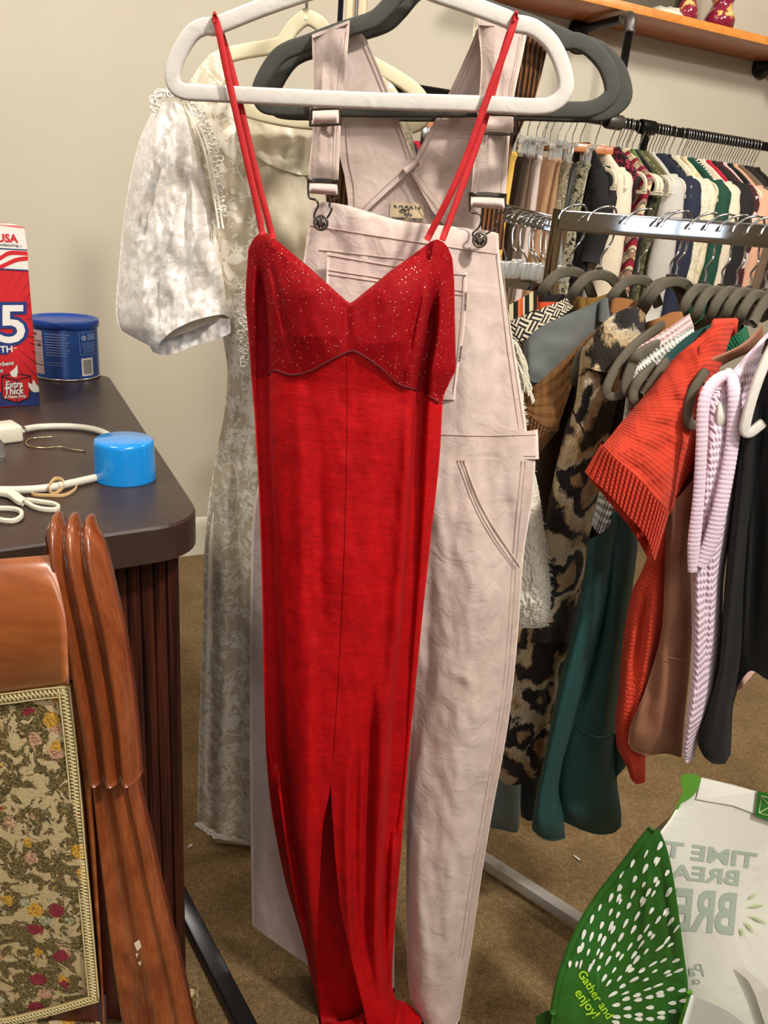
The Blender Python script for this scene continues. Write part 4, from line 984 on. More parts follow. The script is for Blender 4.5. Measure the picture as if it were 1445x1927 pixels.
# front straps
def ostrap(xl,xr,Ys,fl):
    cloth('front_strap',[xl,xr],[(0,fl[0]),(1,fl[1])],fl[2],lambda u,v,x,y:Ys+.006*abs(2*u-1)**2,M_twill,ov,[(.003,4,[(fl[0],fl[3]),(fl[2],fl[4])]),(-.002,4,[(fl[0],fl[3]+14),(fl[2],fl[4]+14)])],nseg=[20],nv=40,front=.002,back=.002,nz=.002)
ostrap([(40,586),(200,590),(340,580),(360,579)],[(40,658),(60,657),(200,643),(340,637),(360,636)],.962,(66,38,352,610,600))
ostrap([(40,898),(120,905),(220,898),(370,886)],[(30,995),(70,990),(200,965),(385,950)],.960,(38,44,372,935,915))
for pts in ([(593,70),(596,200),(587,340)],[(650,60),(637,200),(629,340)],[(910,60),(912,200),(893,365)],[(984,60),(958,200),(943,370)]): seam('stitch_seam',[(x,y,.9585) for x,y in pts],.9585,M_stitch,ov,.0005)
plate('strap_over_hanger',[(587,65),(657,38),(656,44),(588,72)],.960,.045,M_twill,ov)
plate('strap_over_hanger',[(899,38),(994,44),(993,54),(900,47)],.958,.05,M_twill,ov)
# buckles
def frame4(name,pts,Y,r,par): return pxtube(name,pts,Y,r,M_gun,par,8,3,True)
def slider(x0,y0,x1,y1,tilt,Ys):
    q=P((x0+x1)/2,(y0+y1)/2,Ys)
    fr=frame4('slide_buckle',[(x0+3,y0-tilt),(x1-3,y0+tilt),(x1,y0+3+tilt),(x1,y1-3+tilt),(x1-3,y1+tilt),(x0+3,y1-tilt),(x0,y1-3-tilt),(x0,y0+3-tilt)],Ys,.0014,ov)
    cloth('strap_fold',[[(y0,x0+4),(y1,x0+4)],[(y0,x1-4),(y1,x1-4)]],[(0,y0+3-tilt),(1,y0+3+tilt)],[(0,y1-3-tilt),(1,y1-3+tilt)],lambda u,v,x,y:Ys-.001-.004*math.sin(math.pi*v),M_twill,ov,nseg=[12],nv=10,front=.001,back=.004)
slider(584,205,640,235,-1,.953); slider(905,216,970,252,1,.953)
def hookbuckle(x0,x1,y0,cx,cy,Ys):
    bar=obj('buckle_bar',*flatsweep([P(x0-2,y0,Ys),P((x0+x1)/2,y0,Ys),P(x1+2,y0+3,Ys)],.0026,.0016,.001,sm=2),M_gun,ov)
    cloth('strap_fold',[[(y0,x0+3),(y0+30,x0+1)],[(y0,x1-3),(y0+30,x1-1)]],[(0,y0+5),(1,y0+7)],[(0,y0+24),(1,y0+28)],lambda u,v,x,y:Ys-.0005-.005*math.sin(math.pi*v),M_twill,ov,nseg=[12],nv=10,front=.001,back=.004)
    a=(x1-x0)/2; m=(x0+x1)/2
    pxtube('wire_hook',[(x0,y0+2),(x0,y0+22),(x0+3,y0+33),(m-a*.45,y0+37),(m-a*.35,y0+48),(m-a*.5,cy-24),(cx-13,cy-12),(cx-6,cy-3),(cx,cy),(cx+6,cy-3),(cx+13,cy-12),(m+a*.55,cy-26),(m+a*.4,y0+48),(m+a*.5,y0+37),(x1-3,y0+33),(x1,y0+24),(x1,y0+3)],Ys-.001,.0012,M_gun,ov,8,4)
    p=P(cx,cy,Ys-.004); n_=(Vector((0,0,EYE))-p).normalized(); rb=15.5*mpp(p)*.92
    ax_=Vector((0.05,-1,.12)).normalized()
    b=obj('bib_button',*lathe(p,[(rb*.5,-.006),(rb*.55,0),(rb,.001),(rb*1.02,.0025),(rb*.94,.0036),(rb*.8,.003),(rb*.45,.003),(rb*.42,.0042),(rb*.3,.0044),(.0003,.004)],28,ax_),M_gun,ov)
    dots=[]; e_1=ax_.orthogonal().normalized(); e_2=ax_.cross(e_1)
    for k in range(8):
        aa=k*math.pi/4; dots.append(lathe(p+ax_*.003+(e_1*math.cos(aa)+e_2*math.sin(aa))*rb*.62,[(.0009,0),(.0007,.0007),(.0001,.0009)],8,ax_))
    obj('button_studs',*join(*dots),metal('stud_bright',(190,180,160),.3),b)
hookbuckle(580,637,340,604,420,.948); hookbuckle(884,951,366,902,452,.946)
# bib
bL=[(380,590),(450,577),(600,560),(800,560)]; bR=[(420,938),(440,938),(620,962),(740,982),(815,992)]
cloth('bib',[bL,bR],[(0,388),(.04,380),(.5,416),(.97,436),(1,440)],[(0,790),(.7,812),(1,822)],OYf,M_twill,ov,[(.004,26,[(560,900),(820,905)]),(-.005,16,[(560,930),(820,945)]),(.003,20,[(440,720),(560,760)]),(-.003,14,[(440,650),(560,640)])],nseg=[60],nv=60,front=.006,back=.006,nz=.006,closet=10)
for pts in ([(583,424),(760,452),(936,478)],[(600,470),(760,488)],[(943,480),(962,640),(986,806)],[(934,480),(953,640),(976,806)]): seam('stitch_seam',pts,.95,M_stitch,ov,.0009,on='bib')
# bib pocket
pk=cloth('bib_pocket',[[(470,616),(620,612),(800,612)],[(500,880),(600,876),(735,858),(780,855)]],[(0,474),(.5,498),(1,513)],[(0,760),(.8,752),(1,752)],lambda u,v,x,y:OY(x,y)-.007,M_twill,ov,[(.003,20,[(500,700),(740,720)]),(-.003,10,[(520,866),(740,850)])],nseg=[40],nv=40,front=.003,back=.001,nz=.004)
for pts in ([(617,480),(760,504),(878,518)],[(618,508),(760,530),(872,548)],[(618,516),(760,538),(872,556)],[(872,520),(868,600),(853,740)]): seam('stitch_seam',pts,.95,M_stitch,pk,.0009,on='bib_pocket')
# waistband
cloth('waistband',[[(790,560),(870,560)],[(805,1012),(865,1014)]],[(0,780),(.6,806),(.93,812),(1,808)],[(0,836),(.6,852),(.93,864),(1,864)],lambda u,v,x,y:OY(x,y)-.003+.02*abs(2*u-1)**4,M_twill,ov,[(.002,10,[(780,880),(880,885)]),(-.002,9,[(780,925),(880,930)])],nseg=[60],nv=12,front=.007,back=.01,nz=.003,ep=8)
for pts in ([(800,816),(900,820),(1008,818)],[(800,850),(900,856),(1008,858)]): seam('stitch_seam',pts,.95,M_stitch,ov,.0009,on='waistband')
# right leg (viewer's right)
cloth('trouser_leg',[[(840,700),(1100,745),(1350,775),(1500,766),(1700,764),(1850,768),(1900,782),(1940,800)],[(850,1008),(900,1006),(1050,985),(1200,974),(1320,962),(1400,950),(1530,926),(1650,906),(1800,884),(1870,872),(1940,862)]],840,1950,lambda u,v,x,y:OY(x,y)+.008+.012*abs(2*u-1)**3,M_twill,ov,
 [(-.014,20,[(860,790),(1000,800),(1200,805),(1400,795)]),(.010,34,[(880,900),(1100,880),(1400,860),(1700,845),(1900,830)]),(-.006,14,[(900,950),(1000,955),(1060,950)]),(.005,30,[(1000,930),(1300,915),(1500,890)]),(.006,14,[(1500,790),(1700,788),(1900,805)]),(.004,16,[(1250,840),(1300,900)]),(-.006,10,[(1560,860),(1700,868),(1900,850)])],nseg=[70],nv=160,front=.022,back=.02,nz=.007,nzs=.018)
SURF['right_leg']=SURF['trouser_leg']
cloth('trouser_leg',[[(840,500),(1000,474),(1300,470),(1600,472),(1745,475),(1790,478)],[(840,720),(1100,745),(1400,770),(1600,745),(1850,742),(1890,742)]],840,[(0,1742),(.25,1792),(.6,1850),(1,1888)],lambda u,v,x,y:OY(x,y)+.065,M_twill,ov,[(.008,20,[(1000,500),(1700,500)])],nseg=[50],nv=100,front=.02,back=.012,nz=.006)
for off in (0,7):
    seam('stitch_seam',[(x-12-off,y) for x,y in ((1000,868),(984,1050),(974,1200),(962,1320),(927,1530),(904,1660),(882,1810))],.95,M_stitch,ov,.001,8,on='right_leg')
# side pocket
seam('pocket_edge',[(872,866),(905,950),(940,1010),(978,1066)],.93,M_hemc,ov,.0024,on='right_leg')
for o_ in (6,12): seam('stitch_seam',[(872-o_,866),(904-o_,952),(938-o_,1014),(974-o_*.6,1068+o_*.2)],.93,M_stitch,ov,.0009,on='right_leg')
seam('stitch_seam',[(820,930,.934),(900,880,.934)],.93,M_stitch,ov,.0004) if False else None

# ================= BROWN STRIPED PINAFORE =================
t=NT('brown_rib'); xyz=t.n('SeparateXYZ'); t.link(t.co('Object'),xyz.inputs[0])
wv=t.math('SINE',t.math('MULTIPLY',xyz.outputs[0],1100)); nn=t.noise(t.co('Object',scale=(1,1,.2)),120,3)
M_brib=t.set(col=t.ramp(t.math('ADD',t.math('MULTIPLY',wv,.3),nn),[(.25,L((48,24,12))),(.5,L((98,56,26))),(.85,L((150,96,44)))]),rough=.8,nor=t.bump(wv,.8,.003))
pf=thing('pinafore','dark brown ribbed pinafore mostly hidden behind the pale overalls','dress',tuple(P(780,500,1.05)))
cloth('shoulder_strap',[[(60,980),(180,965),(290,925),(440,880),(470,870)],[(75,1034),(180,1008),(290,962),(380,950),(470,948)]],[(0,60),(1,76)],470,1.045,M_brib,pf,nseg=[16],nv=40,front=.004,back=.004)
cloth('shoulder_strap',[[(85,600),(300,608),(470,622)],[(85,640),(300,655),(470,690)]],90,470,1.045,M_brib,pf,nseg=[16],nv=40,front=.004,back=.004)
cloth('skirt_body',[[(460,620),(700,600),(1200,590)],[(460,925),(700,940),(1200,930)]],[(0,465),(.5,500),(1,465)],1250,1.05,M_brib,pf,[(.01,30,[(500,680),(1200,680)]),(-.01,30,[(500,800),(1200,800)])],nseg=[30],nv=30,front=.01,back=.01)

# ================= LACE DRESS =================
def lace_mat(name,a0,a1,sc_,seed,trans=True,colr=(236,230,222),bc=(238,229,220)):
    t=NT(name); v=t.co('Object',loc=(seed,0,seed*.5)); wob=t.n('TexNoise',i_Vector=v,i_Scale=28.0,i_Detail=2.0)
    vv=t.n('VectorMath',operation='MULTIPLY_ADD'); t.link(wob.outputs['Color'],vv.inputs[0]); vv.inputs[1].default_value=(.012,.0,.012); t.link(v,vv.inputs[2])
    def flower(scale,k,size,rnd,sd):
        mp=t.n('Mapping'); t.link(vv.outputs[0],mp.inputs[0]); mp.inputs['Scale'].default_value=(1,0,1); mp.inputs['Location'].default_value=(sd,0,sd*.6)
        vo=t.n('TexVoronoi',i_Vector=mp.outputs[0],i_Scale=scale,i_Randomness=.85)
        sb=t.n('VectorMath',operation='SUBTRACT'); 
        sc2=t.n('VectorMath',operation='SCALE'); t.link(mp.outputs[0],sc2.inputs[0]); sc2.inputs['Scale'].default_value=1.0
        t.link(sc2.outputs[0],sb.inputs[0]); t.link(vo.outputs['Position'],sb.inputs[1])
        xyz=t.n('SeparateXYZ'); t.link(sb.outputs[0],xyz.inputs[0]); sep=t.n('SeparateColor'); t.link(vo.outputs['Color'],sep.inputs[0])
        r=t.math('MULTIPLY',t.math('SQRT',t.math('ADD',t.math('MULTIPLY',xyz.outputs[0],xyz.outputs[0]),t.math('MULTIPLY',xyz.outputs[2],xyz.outputs[2]))),scale)
        th=t.math('ADD',t.math('ARCTAN2',xyz.outputs[2],xyz.outputs[0]),t.math('MULTIPLY',sep.outputs[1],6.28))
        pet=t.math('ABSOLUTE',t.math('COSINE',t.math('MULTIPLY',th,k/2)))
        rad=t.math('MULTIPLY',t.math('ADD',.10,t.math('MULTIPLY',t.math('POWER',pet,1.5),size)),t.math('ADD',.45,t.math('MULTIPLY',sep.outputs[2],.9)))
        inside=t.math('LESS_THAN',r,rad); core=t.math('GREATER_THAN',r,.05)
        return t.math('MULTIPLY',t.math('MULTIPLY',inside,core),t.math('LESS_THAN',sep.outputs[0],rnd))
    f_=flower(sc_,5,.34,.65,0); f2=flower(sc_*1.9,6,.34,.6,3.3); f3=flower(sc_*3.2,2,.5,.45,7.1)
    vein=t.n('TexVoronoi',i_Vector=vv.outputs[0],i_Scale=sc_*1.1,feature='DISTANCE_TO_EDGE'); ve=t.math('LESS_THAN',vein.outputs[0],.018)
    fl=t.math('MAXIMUM',t.math('MAXIMUM',f_,f2),t.math('MAXIMUM',f3,ve))
    n=t.noise(t.co('Object'),6,3); mesh_=t.noise(t.co('Object'),900,1)
    alpha=t.math('ADD',t.math('MULTIPLY',fl,a1-a0),a0)
    t.set(col=t.mix(fl,L(bc),L(colr)),rough=t.math('SUBTRACT',.8,t.math('MULTIPLY',fl,.35)),sheen=.3,alpha=alpha,nor=t.bump(t.math('ADD',t.math('MULTIPLY',fl,.35),t.math('ADD',t.math('MULTIPLY',t.noise(v,45,3,.6,.6),.8),t.math('MULTIPLY',mesh_,.1))),.5,.003))
    return t.m
M_lace=lace_mat('white_lace',.92,1.0,22,1.0,colr=(250,247,242)); M_lace2=lace_mat('body_lace',.88,1.0,20,4.0,colr=(240,232,214),bc=(216,202,174))
t=NT('ivory_lining'); v=t.co('Object'); M_lin=t.set(col=t.ramp(t.noise(v,8,3),[(.3,L((216,204,176))),(.7,L((230,220,196)))]),rough=.5,nor=t.bump(t.noise(v,40,3,.5,.8),.4,.004),sheen=.2)
M_cro=plain('crochet_white',(238,232,220),.75)
YL=1.10
ld=thing('lace_dress','white lace dress with a puff sleeve hanging at the left behind the red dress','dress',tuple(P(420,800,YL)))
bodyL=[(90,405),(130,372),(185,345),(250,352),(400,380),(560,408),(640,420),(700,428),(760,424),(850,408),(950,392),(1050,384),(1200,380),(1400,374),(1545,372),(1600,376)]
bodyR=[(90,430),(150,440),(230,452),(330,475),(430,500),(560,520),(800,560),(1100,600),(1400,620),(1600,640)]
lf=[(.008,14,[(640,440),(900,425),(1300,420),(1700,420)]),(-.008,12,[(640,455),(900,448),(1300,446),(1700,446)]),(.008,14,[(300,430),(560,455)]),(.010,16,[(800,480),(1200,480),(1700,490)]),(-.006,10,[(900,400),(1300,398),(1700,394)])]
cloth('bodice_and_skirt_lace',[bodyL,bodyR],[(0,100),(.5,92),(1,104)],[(0,1545),(.1,1566),(.2,1574),(.5,1588),(1,1600)],lambda u,v,x,y:YL+.02*(1-u)**3,M_lace2,ld,lf,nseg=[60],nv=150,front=.022,back=.02,nz=.008,nzs=.03)
cloth('lining',[[(600,424),(760,430),(1050,392),(1440,386)],[(600,600),(1440,600)]],600,1500,YL+.012,M_lin,ld,nseg=[30],nv=60,front=.008,back=.004,nz=.01,nzs=.03)
cloth('back_lining',[[(195,446),(330,430),(620,430)],[(195,620),(620,620)]],[(0,198),(.5,228),(1,240)],620,YL+.075,M_lin,ld,[(.01,20,[(360,520),(620,520)]),(-.006,8,[(360,560),(620,562)])],nseg=[30],nv=40,front=.004,back=.004,nz=.006,nzs=.03)
cloth('neck_facing',[[(195,452),(300,470),(340,520)],[(195,620),(350,620)]],[(0,198),(.5,228),(1,240)],[(0,280),(.3,318),(.6,330),(1,328)],YL+.068,plain('satin_facing',(232,222,198),.35),ld,[(-.004,8,[(200,520),(330,540)]),(.004,10,[(200,560),(330,575)])],nseg=[30],nv=20,front=.003,back=.002,nz=.006,nzs=.05)
# right part of the dress seen in the V of the overalls
cloth('right_front_lace',[[(140,690),(200,735),(290,772),(330,778)],[(140,716),(165,744),(220,768),(290,782),(340,790)]],[(0,140),(1,145)],330,YL+.0,M_lace2,ld,nseg=[10],nv=30,front=.004,back=.004)
cloth('right_shoulder_lace',[[(20,894),(60,890),(140,884)],[(20,920),(60,926),(140,930)]],20,150,YL,M_lace2,ld,nseg=[10],nv=20,front=.006,back=.006)
# sleeve
sL=[(185,300),(215,284),(260,264),(330,246),(420,232),(520,222),(580,218),(610,222),(640,245),(655,262),(668,280)]
sR=[(185,345),(230,368),(290,385),(360,402),(430,416),(500,428),(560,438),(600,442),(630,436),(650,425),(668,400)]
sf0=[(-.008,9,[(190,330),(300,300),(450,268),(560,255)]),(.008,12,[(200,318),(320,285),(480,248)]),(-.010,9,[(195,338),(300,350),(420,350),(560,345)]),(.009,12,[(200,330),(320,330),(480,318),(600,320)]),(-.007,9,[(220,350),(400,385),(560,400)]),(.008,12,[(250,345),(400,368),(560,375)]),(-.008,8,[(480,300),(600,296),(650,290)]),(.008,9,[(500,275),(600,268),(650,272)])]
sf=[(a*1.15,w,l) for a,w,l in sf0]
cloth('puff_sleeve',[sL,sR],[(0,205),(.2,192),(.6,190),(1,212)],[(0,622),(.08,640),(.2,655),(.32,640),(.5,618),(.7,600),(.9,592),(1,610)],lambda u,v,x,y:YL-.012+.03*abs(2*u-1)**2.4,M_lace,ld,sf,nseg=[80],nv=90,front=.045,back=.03,nz=.007,nzs=.04)
cloth('sleeve_lining',[[(300,300),(500,262),(640,290)],[(300,365),(500,405),(640,420)]],290,[(0,645),(.5,625),(1,600)],YL-.01,M_lin,ld,nseg=[20],nv=30,front=.02,back=.01)
cloth('cuff_inside',[[(590,278),(630,276),(670,290)],[(590,432),(620,434),(670,415)]],[(0,650),(.2,632),(.5,612),(.8,598),(1,600)],[(0,662),(.15,669),(.35,664),(.6,650),(.8,642),(1,628)],YL-.012,M_lace,ld,[(-.004,5,[(590,330),(670,335)]),(.004,5,[(590,345),(670,350)]),(-.004,5,[(590,372),(670,372)]),(-.004,5,[(590,305),(670,308)])],nseg=[36],nv=14,front=.004,back=.01,nz=.006,nzs=.08)
# crochet trim: beads and rings along armhole, hem and front
rg=random.Random(5)
def crochet(name,path,wd,n,Yc,s=1.0):
    ms=[]; pp_=cr([Vector((*q,0)) for q in path],24)
    for k in range(n):
        f=(k+.5)/n*(len(pp_)-1); i=int(f); p=pp_[i].lerp(pp_[min(i+1,len(pp_)-1)],f-i)
        for m in range(3):
            x=p.x+rg.uniform(-wd,wd); y=p.y+rg.uniform(-wd*.5,wd*.5); q=P(x,y,Yc-.001*m)
            if m<2:
                r_=rg.uniform(.0022,.0038)*s; a=rg.uniform(0,6.28)
                ring=[q+Vector((math.cos(b)*r_*1.2,math.sin(a)*.0006,math.sin(b)*r_)) for b in [2*math.pi*h/10 for h in range(10)]]
                ms.append(sweep(ring,circ(.0007*s,5),(0,1,0),True))
            else: ms.append(lathe(q,[(.0003,-.0016*s),(.0014*s,-.0008*s),(.0016*s,.0),(.0013*s,.0009*s),(.0003,.0016*s)],8))
    obj(name,*join(*ms),M_cro,ld)
crochet('crochet_trim',[(285,205),(300,180),(330,172),(355,190),(380,225),(400,270),(410,320),(414,370),(418,400)],9,60,YL-.034)
crochet('crochet_trim',[(452,540),(455,590),(460,640),(466,690)],9,26,YL-.030)
crochet('hem_lace',[(372,1548),(385,1560),(405,1572),(430,1577),(470,1586),(520,1592)],5,50,YL-.016,1.1)
for pts in ([(350,190),(385,260),(405,340),(420,430)],[(345,196),(378,262),(398,345),(412,430)]): pxtube('armhole_seam',[(x,y,YL-.036) for x,y in pts],YL,.0012,M_cro,ld)
# cream hanger
M_crh=plain('cream_hanger_velvet',(222,212,178),.65,sheen=.2)
ch=thing('clothes_hanger','cream hanger of the white lace dress, in front of the wall','hanger',tuple(P(575,20,YL+.03)))
YH=YL+.035
obj('frame',*flatsweep([P(x,y,YH) for x,y in [(406,118),(440,101),(520,86),(538,72),(552,52),(576,34),(600,44),(616,64),(640,90),(700,120),(780,170),(800,215),(760,240),(600,232),(520,222),(455,205),(400,190),(380,160)]],.0088,.0045,.003,sm=6,closed=True),M_crh,ch)
0 and obj('neck_web',*flatsweep([P(x,y,YH) for x,y in [(545,66),(560,44),(576,34),(594,44),(608,62)]],.012,.0045,.003,sm=5),M_crh,ch)
q=P(576,28,YH); obj('hook',*tube([q-Vector((0,0,.008)),q+Vector((0,0,.02)),P(577,-25,YH),P(640,-90,YH),Vector((AX+.01,YH,1.66)),Vector((AX+.012,YH,1.735)),Vector((AX-.012,YH,1.745)),Vector((AX-.028,YH,1.72))],.0019,8,6),M_wire,ch)
obj('neck_collar',*sweep([q-Vector((0,0,.006)),q+Vector((0,0,.006))],circ(.0055,10)),M_crh,ch)
# ================= CHROME RACK =================
M_chrome=metal('chrome',(205,205,208),.08)
ud=Vector((.8,-.6,0)); rp=Vector((.277,1.314,0)); nr=Vector((-.6,-.8,0))   # rail direction; nr points to the near hanger ends
RKZ=1.326
def onrail(x,y=440):
    r=ray(x,y); # solve rp+s*ud on the vertical plane of the rail
    s=(rp.x*r.y-rp.y*r.x)/(ud.y*r.x-ud.x*r.y); return rp+ud*s
rk=thing('chrome_rack','chrome clothes rack at the right with knitwear on dark velvet hangers','clothes rack',(.24,1.34,0))
pA=onrail(1052,400); pEnd=pA+ud*.95
def zat(p,z): return Vector((p.x,p.y,z))
obj('top_rail',*sweep([zat(pA,RKZ-.013),zat(pEnd,RKZ-.013)],rrect(.006,.0155,.002),(0,0,1)),M_chrome,rk)
obj('end_post',*sweep([zat(pA,.03),zat(pA,RKZ+.003)],rrect(.006,.0125,.002),ud.cross(Vector((0,0,1)))*1.0),M_chrome,rk)
obj('end_post',*sweep([zat(pEnd,.03),zat(pEnd,RKZ+.003)],rrect(.006,.0125,.002),ud.cross(Vector((0,0,1)))),M_chrome,rk)
b0=PZ(880,1598,.03); b1=PZ(1140,1766,.03)
obj('base_bar',*sweep([b0,b0+(b1-b0)*4.2],rrect(.012,.012,.002),(0,0,1)),plain('brushed_steel',(190,186,180),.4,.5),rk)
for q in (b0+(b1-b0)*.06,b0+(b1-b0)*4.0): obj('caster',*lathe(Vector((q.x,q.y,.018))-ud.cross(Vector((0,0,1)))*.01,[(.016,0),(.018,.004),(.018,.016),(.016,.02)],20,ud.cross(Vector((0,0,1)))),plain('caster_black',(18,18,18),.5),rk)
# rear rail on the left of the post with clip hangers
Yb=1.62
rr0=P(850,378,Yb-.06); rr1=P(1050,424,Yb+.12)
rb_=thing('rear_rack','second chrome rack rail behind, crowded with clear clip hangers','clothes rack',(rr0.x,rr0.y,0))
dr=(rr1-rr0).normalized(); 
obj('top_rail',*sweep([rr0-dr*.1,rr1],rrect(.005,.0165,.002),(0,0,1)),M_chrome,rb_)
l0=P(850,506,Yb-.06); l1=P(1030,534,Yb+.10)
obj('lower_rail',*sweep([l0-(l1-l0)*.4,l1],rrect(.006,.019,.002),(0,0,1)),M_chrome,rb_)
for q in (rr0-dr*.08,):
    obj('rear_post',*sweep([Vector((q.x,q.y,0)),Vector((q.x,q.y,q.z+.01))],rrect(.0125,.006,.002),(0,1,0)),M_chrome,rb_)
obj('rear_post',*sweep([Vector((l1.x+.012,l1.y,0)),Vector((l1.x+.012,l1.y,rr1.z+.004))],rrect(.0125,.006,.002),(0,1,0)),M_chrome,rb_)
hx=[(944,939,960,440,951,520),(976,967,978,462,974,520),(988,980,994,474,992,512),(1004,999,1008,478,1008,512),(1013,1003,1016,480,1017,510),(1024,1016,1030,476,1034,506),(1034,1026,1036,480,1042,506)]
hx=[(955,941,500),(977,966,506),(988,980,506),(1004,997,508),(1012,1004,508),(1024,1018,510),(1034,1028,512)]
for i,(xt,xm,yb) in enumerate(hx):
    yt=392+(xt-944)*.26; Yc=Yb+(xt-944)*.0009
    h=thing('clip_hanger','clear plastic clip hanger on the rear chrome rail, %s'%['leftmost, in front of the yellow dress','right of the leftmost one','third from the left','middle one of the crowded group','right of the middle one','second nearest to the rack post','nearest to the rack post'][i],'hanger',tuple(P(xt,yt,Yc)),'clip hangers on the rear chrome rail')
    pxtube('hook',[(xt-16,yt+18,Yc-.03),(xt-12,yt+6,Yc-.03),(xt-2,yt-4,Yc-.005),(xt+8,yt-1,Yc+.02),(xt+8,yt+10,Yc+.022),(xm,yt+30,Yc+.02),(xm-1,yt+60,Yc+.01),(xm+3,yt+68,Yc),(xm+11,yt+86,Yc),(xm+10,yb,Yc)],Yc,.0021,M_wire,h,8,4)
    obj('clip_bar',*boxm(P(xm+8,yb+3,Yc),Vector((.035,.025,0)),Vector((.003,-.004,0)),(0,0,.012),.003),M_clear,h)
    for s_ in (-1,1): obj('clip',*boxm(P(xm+8,yb+3,Yc)+Vector((.028,.02,.0))*s_,Vector((.008,.006,0)),Vector((.006,-.008,0)),(0,0,.017),.003),M_clear,h)
# ---- front rack hangers ----
M_olive=fabric('olive_velvet',(84,77,62),.06,.8,600,.15,.35)
M_hk=metal('hook_bright',(215,215,218),.15)
def fronthanger(lab,nk,left,right,end=None,wpx=9.5,yh=0):
    """velvet hanger on the rack rail: hook over the rail, arched neck, arms; traced centre lines with their depths"""
    x,y=nk; r=onrail(x+10,430); Yr=r.y; h=thing('clothes_hanger',lab,'hanger',(r.x,r.y,RKZ),'olive velvet hangers on the chrome rack')
    hx_=x+16; top=P(hx_,425,Yr); dz=RKZ+.002
    t0=Vector((0,0,1)); c=onrail(hx_,410); c=Vector((c.x,c.y,dz)); q=ud.cross(t0)*-1.0   # across the rail
    if q.y>0: q=-q
    neck=P(x,y,Yr)
    pts=[c+q*.020-ud*.024-t0*.014,c+q*.016-ud*.022-t0*.004,c+q*.010-ud*.012+t0*.006,c+t0*.010,c-q*.010+ud*.006+t0*.006,c-q*.014+ud*.008-t0*.01,c-q*.014+ud*.008-t0*.035,neck+(c-neck)*.42+ud*.008-t0*.0,neck+(c-neck)*.25,neck+t0*.012,neck]
    obj('hook',*tube(pts,.0016,8,5),M_hk,h)
    pl_=[P(a,b_,Yr-d_) for a,b_,d_ in left[::-1]]+[P(x,y+9,Yr)]+[P(a,b_,Yr+d_) for a,b_,d_ in right]
    obj('frame',*flatsweep(pl_,wpx*mpp(neck),.0042,.003,sm=7),M_olive,h)
    obj('neck_collar',*sweep([P(x,y+6,Yr),P(x,y-5,Yr)],circ(6*mpp(neck),10)),M_olive,h)
    if end:
        e,cl,w=end; obj('arm_end',*flatsweep([P(*k) for k in e],w,.004,.003,sm=6,closed=cl),M_olive,h)
    return h
def LF(x,y,s=1,dn=0): return [(x-24*s,y+15,.01),(x-45*s,y+36,.02),(x-60*s,y+62+dn,.0),(x-78*s,y+90+dn,-.05)]
def RT(x,y,s=1): return [(x+22*s,y+15,.01),(x+38*s,y+34,.02),(x+48*s,y+58,.03)]
fronthanger('olive velvet hanger on the chrome rack carrying the black and cream woven jacket',(1072,502),LF(1072,502),RT(1072,502,.9))
fronthanger('olive velvet hanger on the chrome rack carrying the charcoal grey sweater',(1128,508),LF(1128,508),RT(1128,508,.95))
fronthanger('olive velvet hanger on the chrome rack carrying the leopard coat',(1200,517),LF(1200,517),RT(1200,517,.8),([(1120,640,1.18),(1096,662,1.14),(1083,690,1.12),(1079,712,1.12),(1088,722,1.13),(1110,716,1.18)],False,.006))
fronthanger('rear olive hanger of the crossed pair right of the leopard coat',(1259,521),LF(1259,521,.95),RT(1259,521,.6))
fronthanger('front olive hanger of the crossed pair right of the leopard coat',(1271,521),LF(1271,521),RT(1271,521,.9))
fronthanger('olive velvet hanger with open arm loop, carrying the caramel suede jacket',(1325,534),[(1308,546,.01),(1292,566,.03),(1284,592,.02),(1272,606,-.04)],RT(1325,534,.6),([(1262,600,1.16),(1215,632,1.08),(1185,658,1.03),(1160,690,1.01),(1143,725,1.0),(1143,742,1.0),(1156,746,1.0),(1185,738,1.01),(1230,725,1.08)],False,.006))
fronthanger('olive velvet hanger carrying the light pink knit top',(1356,539),[(1336,549,.01),(1318,572,.03),(1306,600,.02),(1290,612,-.04)],RT(1356,539,.6),([(1250,640,1.10),(1205,665,1.0),(1190,685,.995),(1178,720,.99),(1180,738,.99),(1192,736,1.0),(1215,725,1.05)],False,.0065))
fronthanger('greenish olive hanger carrying the off white cable knit',(1384,541),[(1366,549,.01),(1348,570,.03),(1334,600,.02),(1300,625,-.04)],RT(1384,541,.6),([(1230,690,1.02),(1205,712,.985),(1192,735,.98),(1193,755,.98),(1205,745,1.0)],False,.006))
fronthanger('olive velvet hanger carrying the teal dress',(1410,543),[(1392,551,.01),(1374,572,.03),(1362,600,.02),(1345,628,-.04)],RT(1410,543,.6),([(1260,670,1.02),(1243,695,.985),(1225,722,.98),(1212,742,.98)],False,.006))
fronthanger('olive velvet hanger carrying the orange sweater',(1438,548),[(1418,556,.01),(1400,580,.03),(1388,605,.02),(1375,630,-.04)],RT(1438,548,.6))
fronthanger('olive velvet hanger carrying the brown suede dress, its end loop showing below the strap',(1466,552),[(1446,562,.01),(1428,585,.03),(1416,610,.05)],RT(1466,552,.6),([(1328,698,.94),(1318,712,.935),(1302,740,.93),(1294,775,.93),(1298,800,.93),(1310,798,.94)],False,.0058))
def loopend(lab,pts,Yn,mat,w=.0075,closed=False,cat='hanger'):
    h=thing('clothes_hanger',lab,cat,tuple(P(pts[0][0],pts[0][1],Yn)))
    obj('frame',*flatsweep([P(q[0],q[1],q[2] if len(q)>2 else Yn) for q in pts],w,.004,.003,sm=6,closed=closed),mat,h)
